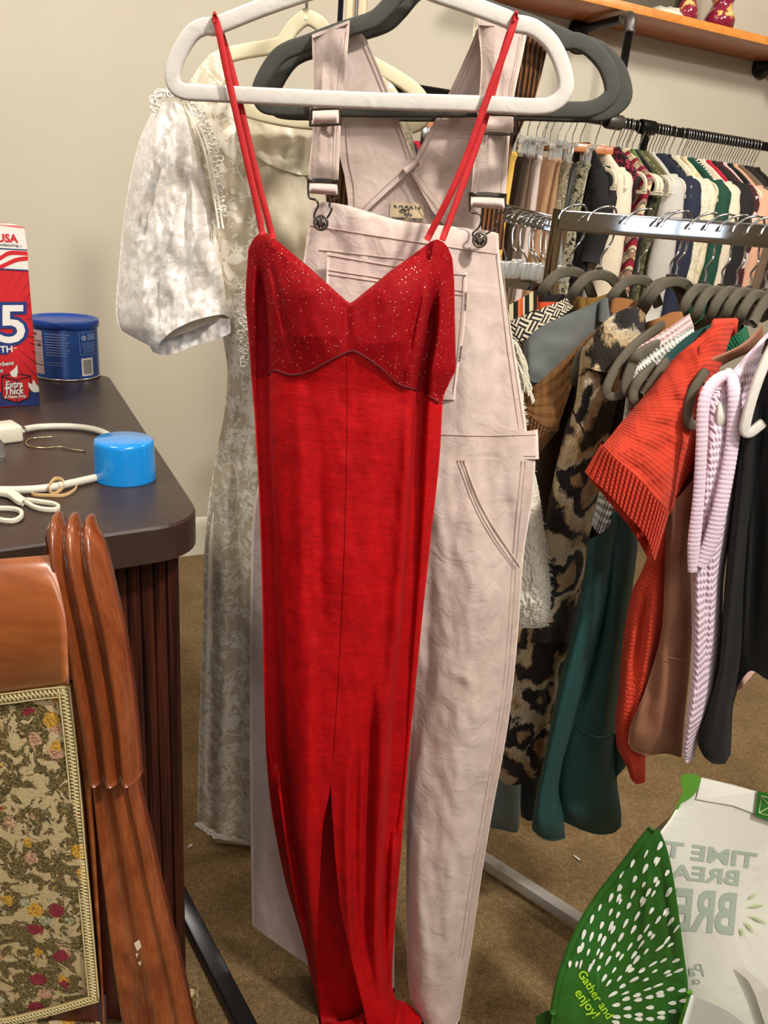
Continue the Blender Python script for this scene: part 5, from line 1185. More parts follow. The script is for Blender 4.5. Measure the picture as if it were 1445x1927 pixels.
loopend('white hanger with open end in front of the black cardigan',[(1500,600,.93),(1462,640,.91),(1436,690,.90),(1416,745,.895),(1403,795,.893),(1402,812,.893),(1412,814,.893),(1436,795,.895)],.90,M_wvel,.0058)
loopend('white hanger tip inside the armhole of the lavender sweater',[(1372,700,.96),(1364,740,.93),(1358,775,.915),(1357,798,.915),(1366,790,.92)],.93,M_wvel,.007)

# ---- garments on the rack (each a hollow piece at its own distance) ----
def gthing(nm,lab,cat,x,y,Y): return thing(nm,lab,cat,tuple(P(x,y,Y)),'clothes hanging on the chrome rack')
def lr(Yl,Yr,p=1.0): return lambda u,v,x,y: Yl+(Yr-Yl)*u**p
def ribu(n,a): return lambda u,v,x,y: a*abs(math.sin(u*math.pi*n))
def ribv(n,a): return lambda u,v,x,y: a*abs(math.sin(v*math.pi*n))
# black cardigan
bkm=ribbed('black_knit',(10,9,10),900,.35,.3,0,.001)
g=gthing('black_cardigan','black ribbed cardigan at the right edge of the chrome rack','cardigan',1410,1000,.93)
cloth('body',[[(640,1440),(800,1398),(1000,1375),(1200,1362),(1330,1352)],[(640,1560),(1330,1540)]],[(0,640),(.3,600),(1,560)],[(0,1272),(.15,1290),(.3,1262),(.5,1280),(.8,1275),(1,1275)],lr(.955,.86),bkm,g,[(-.012,14,[(850,1440),(1270,1415)]),(.01,12,[(850,1420),(1270,1396)])],nseg=[30],nv=60,front=.02,back=.02)
cloth('sleeve',[[(760,1402),(900,1385),(1050,1368),(1150,1360),(1250,1352),(1300,1340),(1400,1313),(1425,1316)],[(760,1450),(900,1440),(1050,1425),(1200,1408),(1270,1396),(1340,1378),(1400,1376),(1425,1374)]],760,[(0,1402),(.15,1424),(.5,1438),(.8,1438),(1,1420)],lr(.925,.94),bkm,g,[(.008,8,[(900,1400),(1400,1340)])],nseg=[24],nv=70,front=.022,back=.02,closeb=8)
g=gthing('blush_blouse','pale pink garment hem peeking out under the black cardigan','top',1405,1280,1.02)
cloth('hem',[[(1150,1380),(1300,1390)],[(1150,1440),(1300,1425)]],1150,[(0,1300),(.4,1284),(1,1255)],1.0,fabric('blush_cloth',(226,186,172),.05),g,nseg=[10],nv=10)
# lavender sweater
LV=(226,202,218); M_lav=knit('lavender_knit',LV,330,120,.6,.04,.12,d=.003); M_lavr=ribbed('lavender_rib',LV,900,.6,.05,1,.002)
g=gthing('lavender_sweater','thick lavender cable knit sweater on the chrome rack','sweater',1340,900,.94)
cloth('body',[[(690,1345),(760,1332),(900,1318),(1080,1300),(1200,1302),(1300,1297),(1370,1289),(1430,1283)],[(600,1470),(700,1445),(850,1398),(1000,1376),(1100,1362),(1200,1359),(1290,1350),(1350,1332),(1400,1312),(1430,1306)]],[(0,745),(.2,720),(.5,672),(.8,628),(1,600)],[(0,1420),(.5,1436),(1,1425)],lambda u,v,x,y:.925+.03*u+.05*max(0,(700-y)/100),M_lav,g,[(.010,14,[(760,1385),(1000,1350),(1250,1330)]),(-.006,8,[(1080,1330),(1300,1325)])],nseg=[40],nv=110,front=.028,back=.02,nz=.003,closeb=10,closet=6)
def ribtube(name,pts,wpx,mat,par,rib=130,amp=.09,flat=.6):
    path=cr([P(*q[:3]) for q in pts],14); n=len(path); ws=cr([Vector((q[3] if len(q)>3 else wpx,0,0)) for q in pts],14)
    Ls=[0]
    for i in range(1,n): Ls.append(Ls[-1]+(path[i]-path[i-1]).length)
    N=int(Ls[-1]*rib*8); out=[];sca=[];k=0
    for i in range(N+1):
        s=Ls[-1]*i/N
        while k<n-2 and Ls[k+1]<s: k+=1
        f=(s-Ls[k])/max(1e-9,Ls[k+1]-Ls[k]); q=path[k].lerp(path[k+1],f); out.append(q); w=(ws[k].x*(1-f)+ws[k+1].x*f)*mpp(q)
        sca.append(w*(1+amp*(abs(math.sin(s*rib*math.pi))-.6)))
    obj(name,*sweep(out,circ(1,14,flat),(0,1,0),scale=sca),mat,par)
ribtube('armhole_rib',[(1376,700,.93,8),(1345,718,.915,12),(1325,755,.905,12),(1320,840,.90,11),(1315,930,.90,11),(1306,1020,.90,12),(1303,1075,.90,9)],12,M_lav,g,170)
ribtube('armhole_rib',[(1376,704,.925,10),(1382,745,.91,13),(1378,830,.905,13),(1360,930,.90,14),(1340,1010,.90,15),(1318,1065,.90,12)],13,M_lav,g,170)
cloth('armhole_inside',[[(730,1330),(900,1322),(1020,1312)],[(730,1372),(830,1372),(930,1352),(1020,1330)]],728,1030,.925,M_lavr,g,nseg=[8],nv=20,front=.002,back=.004)
# brown leather dress
LB=NT('tan_suede'); v=LB.co('Object'); M_leath=LB.set(col=LB.ramp(LB.noise(v,12,4),[(.3,L((128,84,62))),(.7,L((152,104,78)))]),rough=.6,sheen=.1,nor=LB.bump(LB.noise(v,300,3),.2,.001))
g=gthing('leather_dress','brown suede sleeveless dress between the orange and lavender sweaters','dress',1270,1100,.97)
cloth('shoulder_strap',[[(600,1385),(650,1360),(690,1316),(740,1330)],[(600,1440),(650,1432),(700,1370),(740,1334)]],[(0,690),(.15,672),(.5,645),(.75,625),(.9,612),(1,625)],[(0,700),(.12,738),(.5,700),(.8,668),(1,652)],lambda u,v,x,y:.945+.10*u,M_leath,g,nseg=[24],nv=12,front=.012,back=.012,closet=4,closeb=4)
ST=[(0,696),(1,610)]
cloth('body',[[(840,1300),(950,1256),(1030,1252),(1170,1247),(1205,1241),(1300,1214),(1380,1183),(1420,1180)],[(780,1330),(860,1322),(950,1314),(1070,1302),(1120,1306),(1250,1298),(1376,1286),(1430,1282)]],[(0,955),(.3,935),(.7,898),(1,830)],[(0,1398),(.1,1412),(.4,1422),(.7,1418),(1,1426)],lambda u,v,x,y:.955+.02*u,M_leath,g,[(.008,12,[(1200,1262),(1400,1235)]),(-.006,9,[(1220,1240),(1400,1205)]),(.006,10,[(960,1285),(1200,1275)])],nseg=[34],nv=90,front=.02,back=.02,nz=.003,closeb=14)
pxtube('waist_seam',[(1243,1228,.934),(1262,1238,.931),(1298,1243,.935)],.93,.0008,plain('suede_seam',(104,68,48),.7),g)
cloth('far_side',[[(700,1318),(850,1316),(960,1300)],[(700,1350),(850,1345),(960,1340)]],700,960,.985,M_leath,g,nseg=[8],nv=16)
# orange sweater
OR=(196,54,26); M_or=knit('orange_knit',OR,600,190,.45,.10,.12,d=.002); M_orr=ribbed('orange_rib',OR,520,.35,.08,0,.002)
g=gthing('orange_sweater','orange cable knit sweater with a wide ribbed short sleeve','sweater',1230,850,.97)
cloth('body',[[(620,1300),(800,1285),(960,1250),(1080,1205),(1110,1190),(1224,1170),(1302,1164),(1357,1158),(1400,1160),(1440,1178),(1476,1190)],[(600,1350),(700,1322),(800,1318),(950,1300),(1100,1290),(1300,1230),(1400,1215),(1476,1214)]],[(0,650),(.5,630),(1,608)],[(0,1466),(.3,1476),(1,1472)],lambda u,v,x,y:1.0,M_or,g,[(-.012,7,[(1080,1222),(1300,1186)]),(.012,9,[(1050,1240),(1250,1215),(1400,1190)])],nseg=[34],nv=100,front=.03,back=.015,nz=.004,closeb=10)
slL=[(608,1384),(650,1318),(700,1258),(760,1196),(800,1160),(840,1130)]; 
# sleeve as ruled surface: shoulder seam to cuff
def quadcloth(name,A,B,C,D,Yd,mat,par,nu=50,nv=60,front=.02,back=.02,folds=None,rib=None,nz=0,label=None):
    """A->B top curve (pixels), D->C bottom curve; straight lines between; closed hollow piece"""
    ta=cr([Vector((*q,0)) for q in A],12); tb_=cr([Vector((*q,0)) for q in D],12)
    def smp(c,u):
        f=u*(len(c)-1); i=min(int(f),len(c)-2); return c[i].lerp(c[i+1],f-i)
    V=[];UV=[]; kk=1.0/1450*Yd(.5,.5); LW=sum((ta[i+1]-ta[i]).length for i in range(len(ta)-1))*kk; LH=(smp(ta,.5)-smp(tb_,.5)).length*kk
    for side in (0,1):
        for j in range(nv+1):
            v=j/nv
            for i in range(nu+1):
                u=i/nu; p=smp(ta,u).lerp(smp(tb_,u),v); e=1-abs(2*u-1)**4
                Y=Yd(u,v); 
                if side==0:
                    rel=front*e
                    if rib: rel+=rib(u,v)*min(1,e*4)
                    if nz: rel+=nz*noise.noise(Vector((p.x*.03,p.y*.03,2)))
                    Y-=rel
                else: Y+=back*e
                V.append(P(p.x,p.y,Y)); UV.append((u*LW,-v*LH))
    n=(nu+1)*(nv+1); Fc=[]
    for j in range(nv):
        for i in range(nu):
            a=j*(nu+1)+i; q=(a,a+1,a+nu+2,a+nu+1); Fc.append(q[::-1]); Fc.append(tuple(t+n for t in q))
        for i in (0,nu): a=j*(nu+1)+i; Fc.append((a,a+nu+1,a+nu+1+n,a+n))
    return obj(name,V,Fc,mat,par,True,UV,label)
knb=lambda u,v:.0011*abs(math.sin(v*36))*(.6+.4*math.sin(u*9+v*4))+.0005*math.sin(u*60)*math.sin(v*70)
quadcloth('sleeve',[(1245,705),(1270,672),(1310,640),(1352,612),(1384,607)],None,None,[(1133,838),(1160,868),(1200,900),(1235,940),(1262,968)],lambda u,v:.985-.06*v+.02*abs(u-.4),M_or,g,nu=60,nv=80,front=.03,back=.02,rib=knb,nz=.006)
quadcloth('sleeve_front_fold',[(1310,655),(1330,640),(1352,625)],None,None,[(1262,968),(1290,900),(1312,880)],lambda u,v:.96+.03*u,M_or,g,nu=24,nv=60,front=.02,back=.01,rib=knb)
quadcloth('ribbed_cuff',[(1131,834),(1160,864),(1200,898),(1235,938),(1260,962)],None,None,[(1100,888),(1145,930),(1180,968),(1215,1008),(1232,1056)],lambda u,v:.918+.012*abs(u-.4),M_or,g,nu=170,nv=12,front=.030,back=.03,rib=lambda u,v:.006*abs(math.sin(u*math.pi*21))**.8)
quadcloth('ribbed_cuff_back',[(1104,892),(1140,915),(1190,960),(1225,1010)],None,None,[(1112,905),(1150,950),(1190,1000),(1225,1062)],lambda u,v:.955,M_or,g,nu=80,nv=8,front=.004,back=.004,rib=lambda u,v:.003*abs(math.sin(u*math.pi*14)))
cr_=[(1350,624,1.03,14),(1366,612,1.04,17),(1382,612,1.05,16)]
for k in range(7):
    x=1342+k*6; pxtube('collar_ruffle',[(x,640-k*1.5,1.02),(x+2,618-k,1.0),(x+4,606-k*.2,1.03)],1.0,.0048,M_orr,g,8,4)
# dark green knit
g=gthing('green_knit','narrow strip of dark green knit between orange and brown shoulders','knit top',1380,632,1.02)
quadcloth('shoulder',[(1340,668),(1370,640),(1405,612)],None,None,[(1348,684),(1385,662),(1412,640)],lambda u,v:1.03,ribbed('green_rib',(18,92,60),900,.6,.1,0,.002),g,nu=40,nv=8,front=.02,back=.02,rib=lambda u,v:.002*abs(math.sin(u*40)))
# teal dress
t=NT('teal_neoprene'); v=t.co('Object'); M_teal=t.set(col=t.ramp(t.noise(v,5,3),[(.3,L((20,62,62))),(.7,L((26,72,70)))]),rough=.6,sheen=.25,sheenr=.4,nor=t.bump(t.noise(v,900,1),.1,.0005))
g=gthing('teal_dress','dark teal sleeveless flared dress with a pocket seam on the chrome rack','dress',1110,1200,1.06)
quadcloth('shoulder_strap',[(1234,690),(1262,660),(1300,628),(1346,606)],None,None,[(1244,716),(1275,700),(1310,672),(1352,640)],lambda u,v:1.0+.06*u,M_teal,g,nu=20,nv=12,front=.014,back=.014)
cloth('front_panel',[[(1010,1107),(1079,1099),(1138,1087),(1204,1072),(1282,1052),(1361,1036),(1439,1021),(1517,1005),(1560,1001),(1585,1004)],[(960,1172),(1010,1162),(1138,1142),(1282,1106),(1380,1076),(1440,1058),(1486,1052),(1530,1060),(1590,1064)]],[(0,1016),(.4,1004),(.75,985),(1,966)],[(0,1562),(.3,1578),(.6,1583),(1,1578)],lambda u,v,x,y:1.04+.03*u,M_teal,g,[(.010,18,[(1040,1135),(1300,1075),(1540,1030)]),(-.006,8,[(1200,1110),(1450,1050)])],nseg=[40],nv=100,front=.026,back=.01,closeb=20)
pkp=cloth('side_panel',[[(960,1150),(1130,1130),(1282,1085),(1400,1058),(1486,1048),(1541,1058),(1570,1070)],[(950,1203),(1009,1201),(1146,1185),(1282,1169),(1380,1158),(1470,1161),(1537,1169),(1570,1168)]],[(0,965),(1,950)],[(0,1546),(.3,1563),(.6,1571),(.85,1568),(1,1556)],lambda u,v,x,y:1.075+.02*u,M_teal,g,[(-.016,12,[(1000,1150),(1200,1120),(1400,1075)]),(.012,20,[(1050,1182),(1300,1145),(1500,1115)])],nseg=[40],nv=100,front=.026,back=.012,closeb=20)
pxtube('pocket_seam',[(1086,1366,1.052),(1104,1380,1.046),(1128,1388,1.044),(1154,1382,1.052)],1.05,.0016,M_teal,g)
cloth('back_hem',[[(1400,1155),(1500,1158)],[(1400,1180),(1450,1180),(1500,1172)]],1380,[(0,1466),(1,1440)],1.10,M_teal,g,nseg=[8],nv=10)
# white cable knit
M_wk=knit('white_cable',(212,210,202),300,90,.8,.08,.4,d=.004)
g=gthing('cable_cardigan','off white chunky cable knit between the pink top and the teal dress','cardigan',1240,670,1.03)
quadcloth('shoulder',[(1186,690),(1215,668),(1260,640),(1304,612)],None,None,[(1196,728),(1235,700),(1275,664),(1310,636)],lambda u,v:1.03+.07*u,M_wk,g,nu=50,nv=16,front=.018,back=.018,rib=lambda u,v:.003*abs(math.sin(u*44+v*3))*abs(math.sin(v*9+u*4)),nz=.004)
quadcloth('near_edge',[(1186,690),(1200,705),(1212,712)],None,None,[(1172,790),(1180,800),(1190,780)],lambda u,v:1.02,M_wk,g,nu=16,nv=24,front=.014,back=.012,rib=lambda u,v:.003*abs(math.sin(v*18)))
quadcloth('lower_body',[(1128,920),(1160,928),(1190,945)],None,None,[(1112,985),(1130,1004),(1170,980)],lambda u,v:1.085,M_wk,g,nu=24,nv=30,front=.012,back=.02,rib=lambda u,v:.004*abs(math.sin(v*14))*abs(math.sin(u*8)))
# pink knit
M_pk=knit('pink_pointelle',(226,190,188),300,120,.7,.05,.3,d=.003)
g=gthing('pink_knit_top','light pink fine knit top on the chrome rack','knit top',1240,630,1.06)
quadcloth('shoulder',[(1188,664),(1205,650),(1262,614),(1297,590)],None,None,[(1196,690),(1225,678),(1275,640),(1306,616)],lambda u,v:1.04+.08*u,M_pk,g,nu=50,nv=14,front=.014,back=.014,rib=lambda u,v:.0014*abs(math.sin(u*50)))
quadcloth('near_edge',[(1190,668),(1198,676),(1204,684)],None,None,[(1180,752),(1186,756),(1192,745)],lambda u,v:1.035,M_pk,g,nu=10,nv=16,front=.008,back=.01)
# suede shoulders
g=gthing('suede_jacket','caramel suede shoulder right of the leopard coat','jacket',1250,600,1.14)
M_su=fabric('caramel_suede',(158,104,56),.12)
quadcloth('shoulder',[(1216,606),(1240,598),(1262,588),(1283,586)],None,None,[(1212,642),(1235,636),(1262,618),(1288,602)],lambda u,v:1.15,M_su,g,nu=20,nv=10,front=.02,back=.02)
# leopard coat
t=NT('leopard_fur'); v=t.co('Object',scale=(1,.6,.8)); wb=t.n('TexNoise',i_Vector=v,i_Scale=16.0,i_Detail=3.0)
vv=t.n('VectorMath',operation='MULTIPLY_ADD'); t.link(wb.outputs['Color'],vv.inputs[0]); vv.inputs[1].default_value=(.075,.075,.075); t.link(v,vv.inputs[2])
vo=t.n('TexVoronoi',i_Vector=vv.outputs[0],i_Scale=12.5,feature='F1'); n_=t.noise(v,36,4,.6,.6); fz=t.noise(t.co('Object',scale=(1,1,.4)),420,3)
d_f=t.math('ADD',vo.outputs['Distance'],t.math('ADD',t.math('MULTIPLY',t.math('SUBTRACT',n_,.5),.35),t.math('MULTIPLY',t.math('SUBTRACT',fz,.5),.12)))
col=t.ramp(d_f,[(.0,L((150,112,72))),(.27,L((186,148,104))),(.31,L((30,22,18))),(.45,L((24,18,15))),(.49,L((212,196,166))),(.60,L((206,176,132))),(.66,L((40,28,22)))])
M_leo=t.set(col=col,rough=.95,sheen=.5,nor=t.bump(t.math('ADD',fz,t.math('MULTIPLY',n_,.5)),.9,.008))
g=gthing('leopard_coat','faux fur coat with a large leopard print on the chrome rack','coat',1080,950,1.14)
cloth('sleeve',[[(630,1120),(660,1094),(701,1089),(754,1083),(800,1066),(860,1051),(954,1030),(1030,1018),(1130,1015),(1200,1000)],[(620,1196),(660,1190),(720,1172),(800,1152),(860,1136),(930,1130),(1010,1110),(1100,1098),(1200,1080)]],[(0,652),(.3,618),(.6,600),(1,606)],1210,lambda u,v,x,y:1.10+.04*u,M_leo,g,[(.010,14,[(700,1110),(900,1085),(1150,1050)])],nseg=[44],nv=90,front=.035,back=.03,nz=.004,nzs=.06)
quadcloth('shoulder',[(1100,650),(1130,612),(1165,586),(1195,577),(1214,590)],None,None,[(1096,690),(1140,700),(1175,690),(1195,665),(1217,632)],lambda u,v:1.10+.06*u-.01*v,M_leo,g,nu=30,nv=20,front=.04,back=.03,nz=.006)
cloth('body',[[(1100,1020),(1190,980),(1300,950),(1400,938),(1470,935)],[(1000,1120),(1080,1098),(1204,1074),(1300,1052),(1400,1034),(1470,1014)]],1060,[(0,1462),(.3,1478),(.6,1476),(.8,1468),(1,1460)],lambda u,v,x,y:1.15,M_leo,g,[(.012,20,[(1150,1040),(1450,970)]),(-.008,10,[(1100,1070),(1450,1005)])],nseg=[40],nv=60,front=.035,back=.03,nz=.005,nzs=.06,closeb=10)
cloth('gap_shade',[[(650,1175),(800,1140),(900,1120),(1050,1098)],[(650,1215),(760,1205),(900,1160),(1050,1120)]],650,1060,1.16,fabric('coat_gap_shade',(34,27,24),.3),g,nseg=[12],nv=30)  # dark sheet standing in for the shade in the gap beside the coat
pxtube('pocket_edge',[(1077,772,1.058),(1092,800,1.056),(1112,838,1.06)],1.06,.0012,plain('fur_dark',(30,22,18),.9),g)
# brown sweater
BR=(118,78,36); M_br=knit('brown_knit',BR,500,160,.5,.12,.2,d=.002)
g=gthing('brown_sweater','brown textured knit sweater with a ribbed cuff left of the leopard coat','sweater',1030,740,1.18)
quadcloth('sleeve',[(1150,600),(1112,628),(1070,668),(1022,712),(984,742)],None,None,[(1092,672),(1080,715),(1056,786),(1047,812),(1008,800),(986,778)][::1],lambda u,v:1.19-.05*v,M_br,g,nu=50,nv=50,front=.03,back=.03,rib=lambda u,v:.003*abs(math.sin(v*16))+.001*math.sin(u*70))
quadcloth('ribbed_cuff',[(984,770),(1008,790),(1030,806),(1048,812)],None,None,[(985,850),(996,868),(1008,868),(1018,850)],lambda u,v:1.14,M_br,g,nu=60,nv=10,front=.03,back=.03,rib=lambda u,v:.005*abs(math.sin(u*math.pi*11)))
cloth('body',[[(760,1045),(860,1010),(1000,990)],[(660,1096),(760,1085),(860,1055),(1000,1035)]],[(0,790),(1,680)],1060,1.20,fabric('brown_shadow_knit',(54,34,18),.2),g,nseg=[16],nv=30,front=.01)  # darker copy of the sweater brown, its shade put into the colour
# grey sweater
M_gr=ribbed('grey_knit',(108,112,110),1400,.3,.12,0,.001)
g=gthing('grey_sweater','charcoal grey fine knit sweater with a mock neck','sweater',1060,630,1.24)
quadcloth('shoulder',[(984,648),(1005,624),(1040,603),(1095,580),(1140,560),(1150,570)],None,None,[(990,690),(1000,718),(1030,712),(1075,665),(1120,628),(1150,602)],lambda u,v:1.22+.06*u,M_gr,g,nu=50,nv=30,front=.03,back=.03,nz=.004)
quadcloth('neck_rib',[(1128,568),(1136,561),(1144,560)],None,None,[(1126,604),(1136,606),(1148,604)],lambda u,v:1.235,M_gr,g,nu=24,nv=8,front=.006,back=.01,rib=lambda u,v:.0016*abs(math.sin(u*24)))
cloth('side',[[(640,980),(720,985),(900,1000)],[(640,1060),(720,1040),(900,1030)]],650,900,1.26,M_gr,g,nseg=[16],nv=20,front=.01)
# woven jacket
t=NT('black_cream_weave'); v=t.co('UV',rot=(0,0,.785)); ck=t.n('TexChecker',i_Vector=v,i_Scale=75.0)
xyz=t.n('SeparateXYZ'); t.link(v,xyz.inputs[0])
s1=t.math('GREATER_THAN',t.math('SINE',t.math('MULTIPLY',xyz.outputs[0],1100)),0); s2=t.math('GREATER_THAN',t.math('SINE',t.math('MULTIPLY',xyz.outputs[1],1100)),0)
sel=t.mix(ck.outputs['Fac'],s1,s2); M_wv=t.set(col=t.mix(sel,L((30,26,28)),L((226,212,184))),rough=.85)
g=gthing('woven_jacket','black and cream basket weave jacket shoulder at the left of the rack','jacket',1020,590,1.28)
quadcloth('shoulder',[(944,615),(975,598),(1020,580),(1055,566),(1074,552)],None,None,[(950,640),(985,640),(1030,612),(1060,592),(1080,578)],lambda u,v:1.27+.03*u,M_wv,g,nu=30,nv=14,front=.03,back=.03)
cloth('side',[[(620,946),(680,965),(800,975)],[(620,990),(800,1000)]],628,800,1.30,M_wv,g,nseg=[10],nv=10)
# mustard
g=gthing('mustard_top','mustard cloth collar under the second velvet hanger','top',1110,560,1.32)
cloth('collar',[[(545,1078),(600,1078)],[(545,1150),(600,1150)]],[(0,556),(.5,560),(1,550)],[(0,590),(1,580)],1.30,fabric('mustard_cloth',(134,100,38),.12),g,[(-.004,3,[(540,1100),(600,1102)])],nseg=[20],nv=10,front=.02,back=.03)
g=gthing('suede_collar','tan suede collar between the leopard coat and the crossed hangers','jacket',1165,575,1.3)
quadcloth('collar',[(1146,566),(1165,560),(1200,566)],None,None,[(1140,585),(1165,590),(1196,582)],lambda u,v:1.25,M_su,g,nu=14,nv=8,front=.02,back=.02)
# striped knit
t=NT('striped_knit'); xyz=t.n('SeparateXYZ'); t.link(t.co('UV'),xyz.inputs[0])
fr=t.math('FRACT',t.math('ADD',t.math('MULTIPLY',xyz.outputs[0],26),.0))
M_st=t.set(col=t.ramp(fr,[(0,L((228,88,36))),(.12,L((240,226,190))),(.2,L((24,20,20))),(.44,L((236,222,170))),(.66,L((24,20,20))),(.88,L((240,120,60)))],'CONSTANT'),rough=.9,nor=t.bump(t.math('SINE',t.math('MULTIPLY',xyz.outputs[1],2500)),.5,.002))
g=gthing('striped_sweater','black, cream and orange striped knit at the far left of the rack','sweater',980,575,1.32)
quadcloth('shoulder',[(940,582),(965,570),(990,556),(1012,544)],None,None,[(944,606),(965,602),(990,590),(1012,580)],lambda u,v:1.31,M_st,g,nu=40,nv=12,front=.02,back=.03)
g=gthing('black_shirt','black top with an orange panel behind the woven jacket','top',1035,565,1.34)
cloth('collar',[[(550,1008),(600,1008)],[(550,1064),(600,1064)]],[(0,556),(1,553)],590,1.33,bgm['black'],g,nseg=[10],nv=8)
cloth('orange_panel',[[(560,1008),(600,1006)],[(560,1052),(600,1056)]],568,590,1.325,fabric('orange_panel_cloth',(214,84,40),.1),g,nseg=[8],nv=6)
# fringe shawl
t=NT('cream_fringe'); M_fr=t.set(col=L((226,218,196)),rough=.9,nor=t.bump(t.noise(t.co('Object'),300,3),.5,.002))
g=gthing('fringed_shawl','cream fringed shawl hanging at the right edge of the overalls','shawl',965,680,1.16)
cloth('shawl',[[(630,940),(740,962)],[(632,962),(700,978),(740,985)]],[(0,625),(1,640)],740,1.16,M_fr,g,nseg=[8],nv=20,front=.01)
ms=[]
for k in range(46):
    y0=636+k*2.1; x0=958+k*.5+rg.uniform(-3,3); L_=rg.uniform(18,34)
    pts=[P(x0,y0,1.15),P(x0+L_*.35,y0+4+rg.uniform(-4,6),1.145),P(x0+L_*.7,y0+14+rg.uniform(-4,6),1.142),P(x0+L_*(.72+rg.uniform(0,.3)),y0+30+rg.uniform(-6,8),1.142)]
    ms.append(sweep(cr(pts,4),circ(.0013,5),scale=[1]*12+[.5]))
obj('fringe',*join(*ms),M_fr,g,label='loose cream fringe')['kind']='stuff'
# sherpa
t=NT('sherpa'); v=t.co('Object'); M_sh=t.set(col=L((246,240,224)),rough=1,sheen=.5,nor=t.bump(t.math('ADD',t.noise(v,130,3,.7),t.n('TexVoronoi',i_Vector=v,i_Scale=220.0).outputs[0]),.5,.005))
g=gthing('sherpa_jacket','cream fluffy sherpa jacket showing between overalls and leopard coat','jacket',1000,1050,1.08)
sh_=cloth('body',[[(740,930),(1180,930)],[(740,985),(780,986),(860,1000),(920,1013),(980,1022),(1050,1030),(1110,1038),(1165,1034),(1184,1028)]],740,1182,1.08,M_sh,g,[(.006,12,[(950,1005),(1170,1010)])],nseg=[60],nv=160,front=.03,back=.02,nz=.005,nzs=.25,closeb=10)
# hair tufts along the sherpa
ms=[]
for k in range(900):
    y0=rg.uniform(745,1180); xr=herm([(740,985),(860,1000),(980,1022),(1110,1038),(1165,1034),(1184,1028)])(y0); x0=xr-abs(rg.gauss(0,14)); q=P(x0,y0,1.075-.012*min(1,(xr-x0)/14)); d=Vector((rg.uniform(-.1,1),rg.uniform(-.7,-.1),rg.uniform(-.7,.5))).normalized()*.006
    ms.append(([q-Vector((.0006,0,.0006)),q+Vector((.0006,0,0)),q+d,q+Vector((0,-.0006,.0008))],[(0,1,2),(1,3,2),(3,0,2)]))
obj('pile',*join(*ms),M_sh,g)['kind']='stuff'
# jeans
M_dl=fabric('light_denim',(112,128,130),.12); M_dd=fabric('dark_denim',(38,46,62),.2)
g=gthing('light_jeans','light blue jeans hanging lowest beside the overalls','jeans',945,1520,1.22)
cloth('leg',[[(1300,900),(1560,914)],[(1300,985),(1475,980),(1560,977)]],1300,[(0,1556),(.5,1562),(.9,1567),(1,1560)],1.22,M_dl,g,[(.008,12,[(1350,950),(1560,950)])],nseg=[24],nv=30,front=.02,back=.02,closeb=14)
for yy in (1552,): pxtube('hem_stitch',[(918,yy,1.198),(945,yy+5,1.196),(974,yy+7,1.2)],1.2,.0009,plain('denim_stitch',(86,100,104),.8),g)
g=gthing('dark_jeans','dark blue jeans between the light jeans and the teal dress','jeans',1000,1500,1.26)
cloth('leg',[[(1300,970),(1540,980)],[(1300,1030),(1540,1012)]],1300,[(0,1536),(.5,1545),(1,1540)],1.27,M_dd,g,nseg=[14],nv=20)
pxtube('side_seam',[(988,1400,1.245),(992,1480,1.243),(996,1540,1.243)],1.2,.0012,plain('denim_dark_seam',(24,30,42),.8),g)
# ================= SHOPPING BAG =================
M_gb=NT('bag_green'); v=M_gb.co('Object'); M_gb=M_gb.set(col=M_gb.ramp(M_gb.noise(v,6,3),[(.3,L((34,88,26))),(.7,L((44,106,32)))]),rough=.42,spec=.5,nor=M_gb.bump(M_gb.noise(v,14,3,.5,.8),.5,.01))
M_gl=plain('bag_lightgreen',(96,158,52),.5)
t=NT('bag_white'); v=t.co('Object'); M_bw=t.set(col=L((214,212,200)),rough=.5,nor=t.bump(t.noise(v,9,3,.5,1),.4,.012))
M_ght=plain('print_greygreen',(160,172,158),.55); M_ghl=plain('print_palegreen',(176,192,140),.55); M_dash=plain('print_whitedash',(232,236,224),.5); M_lime=plain('print_lime',(176,226,50),.5)
bag=thing('shopping_bag','green and white reusable shopping bag with leaf dashes on the carpet','bag',tuple(PZ(1200,1850,0)))
def YB(x,y): # outer green panel: stands nearer to the viewer, leaning
    return .80-.00010*(x-1000)*1.0
gpoly=[(1224,1562),(1240,1566),(1252,1588),(1262,1625),(1272,1680),(1280,1740),(1288,1800),(1294,1860),(1296,1868),(1270,1960),(1225,2000),(1010,2000),(1012,1905),(1042,1900),(1050,1850),(1070,1790),(1095,1735),(1130,1680),(1170,1630),(1200,1590)]
GV=lambda x,y: .83-.00012*(y-1560)+.012*math.sin((x-1000)/60)*math.sin((y-1500)/90)
# fine grid clipped to the traced outline
gLft=[(1560,1224),(1590,1200),(1630,1170),(1680,1130),(1735,1095),(1790,1070),(1850,1050),(1900,1040),(2000,1030)]
gRgt=[(1560,1240),(1588,1252),(1625,1262),(1680,1272),(1740,1280),(1800,1288),(1860,1295),(1900,1290),(2000,1262)]
cloth('green_panel',[gLft,gRgt],1562,2000,lambda u,v,x,y:GV(x,y),M_gb,bag,[(.004,8,[(1600,1225),(1900,1200)]),(-.004,6,[(1590,1236),(1750,1258),(1860,1272)]),(.004,12,[(1800,1130),(2000,1120)])],nseg=[60],nv=80,front=.002,back=.003,nz=.003,ep=20)
pxtube('edge_binding',[(1226,1560),(1200,1592),(1170,1632),(1130,1682),(1095,1737),(1070,1792),(1050,1852),(1040,1905)],lambda x,y:GV(x,y)-.001,.0048,M_gb,bag)
pxtube('edge_binding',[(1296,1866),(1290,1900),(1275,1950),(1268,1990)],lambda x,y:GV(x,y)-.001,.005,M_gl,bag)
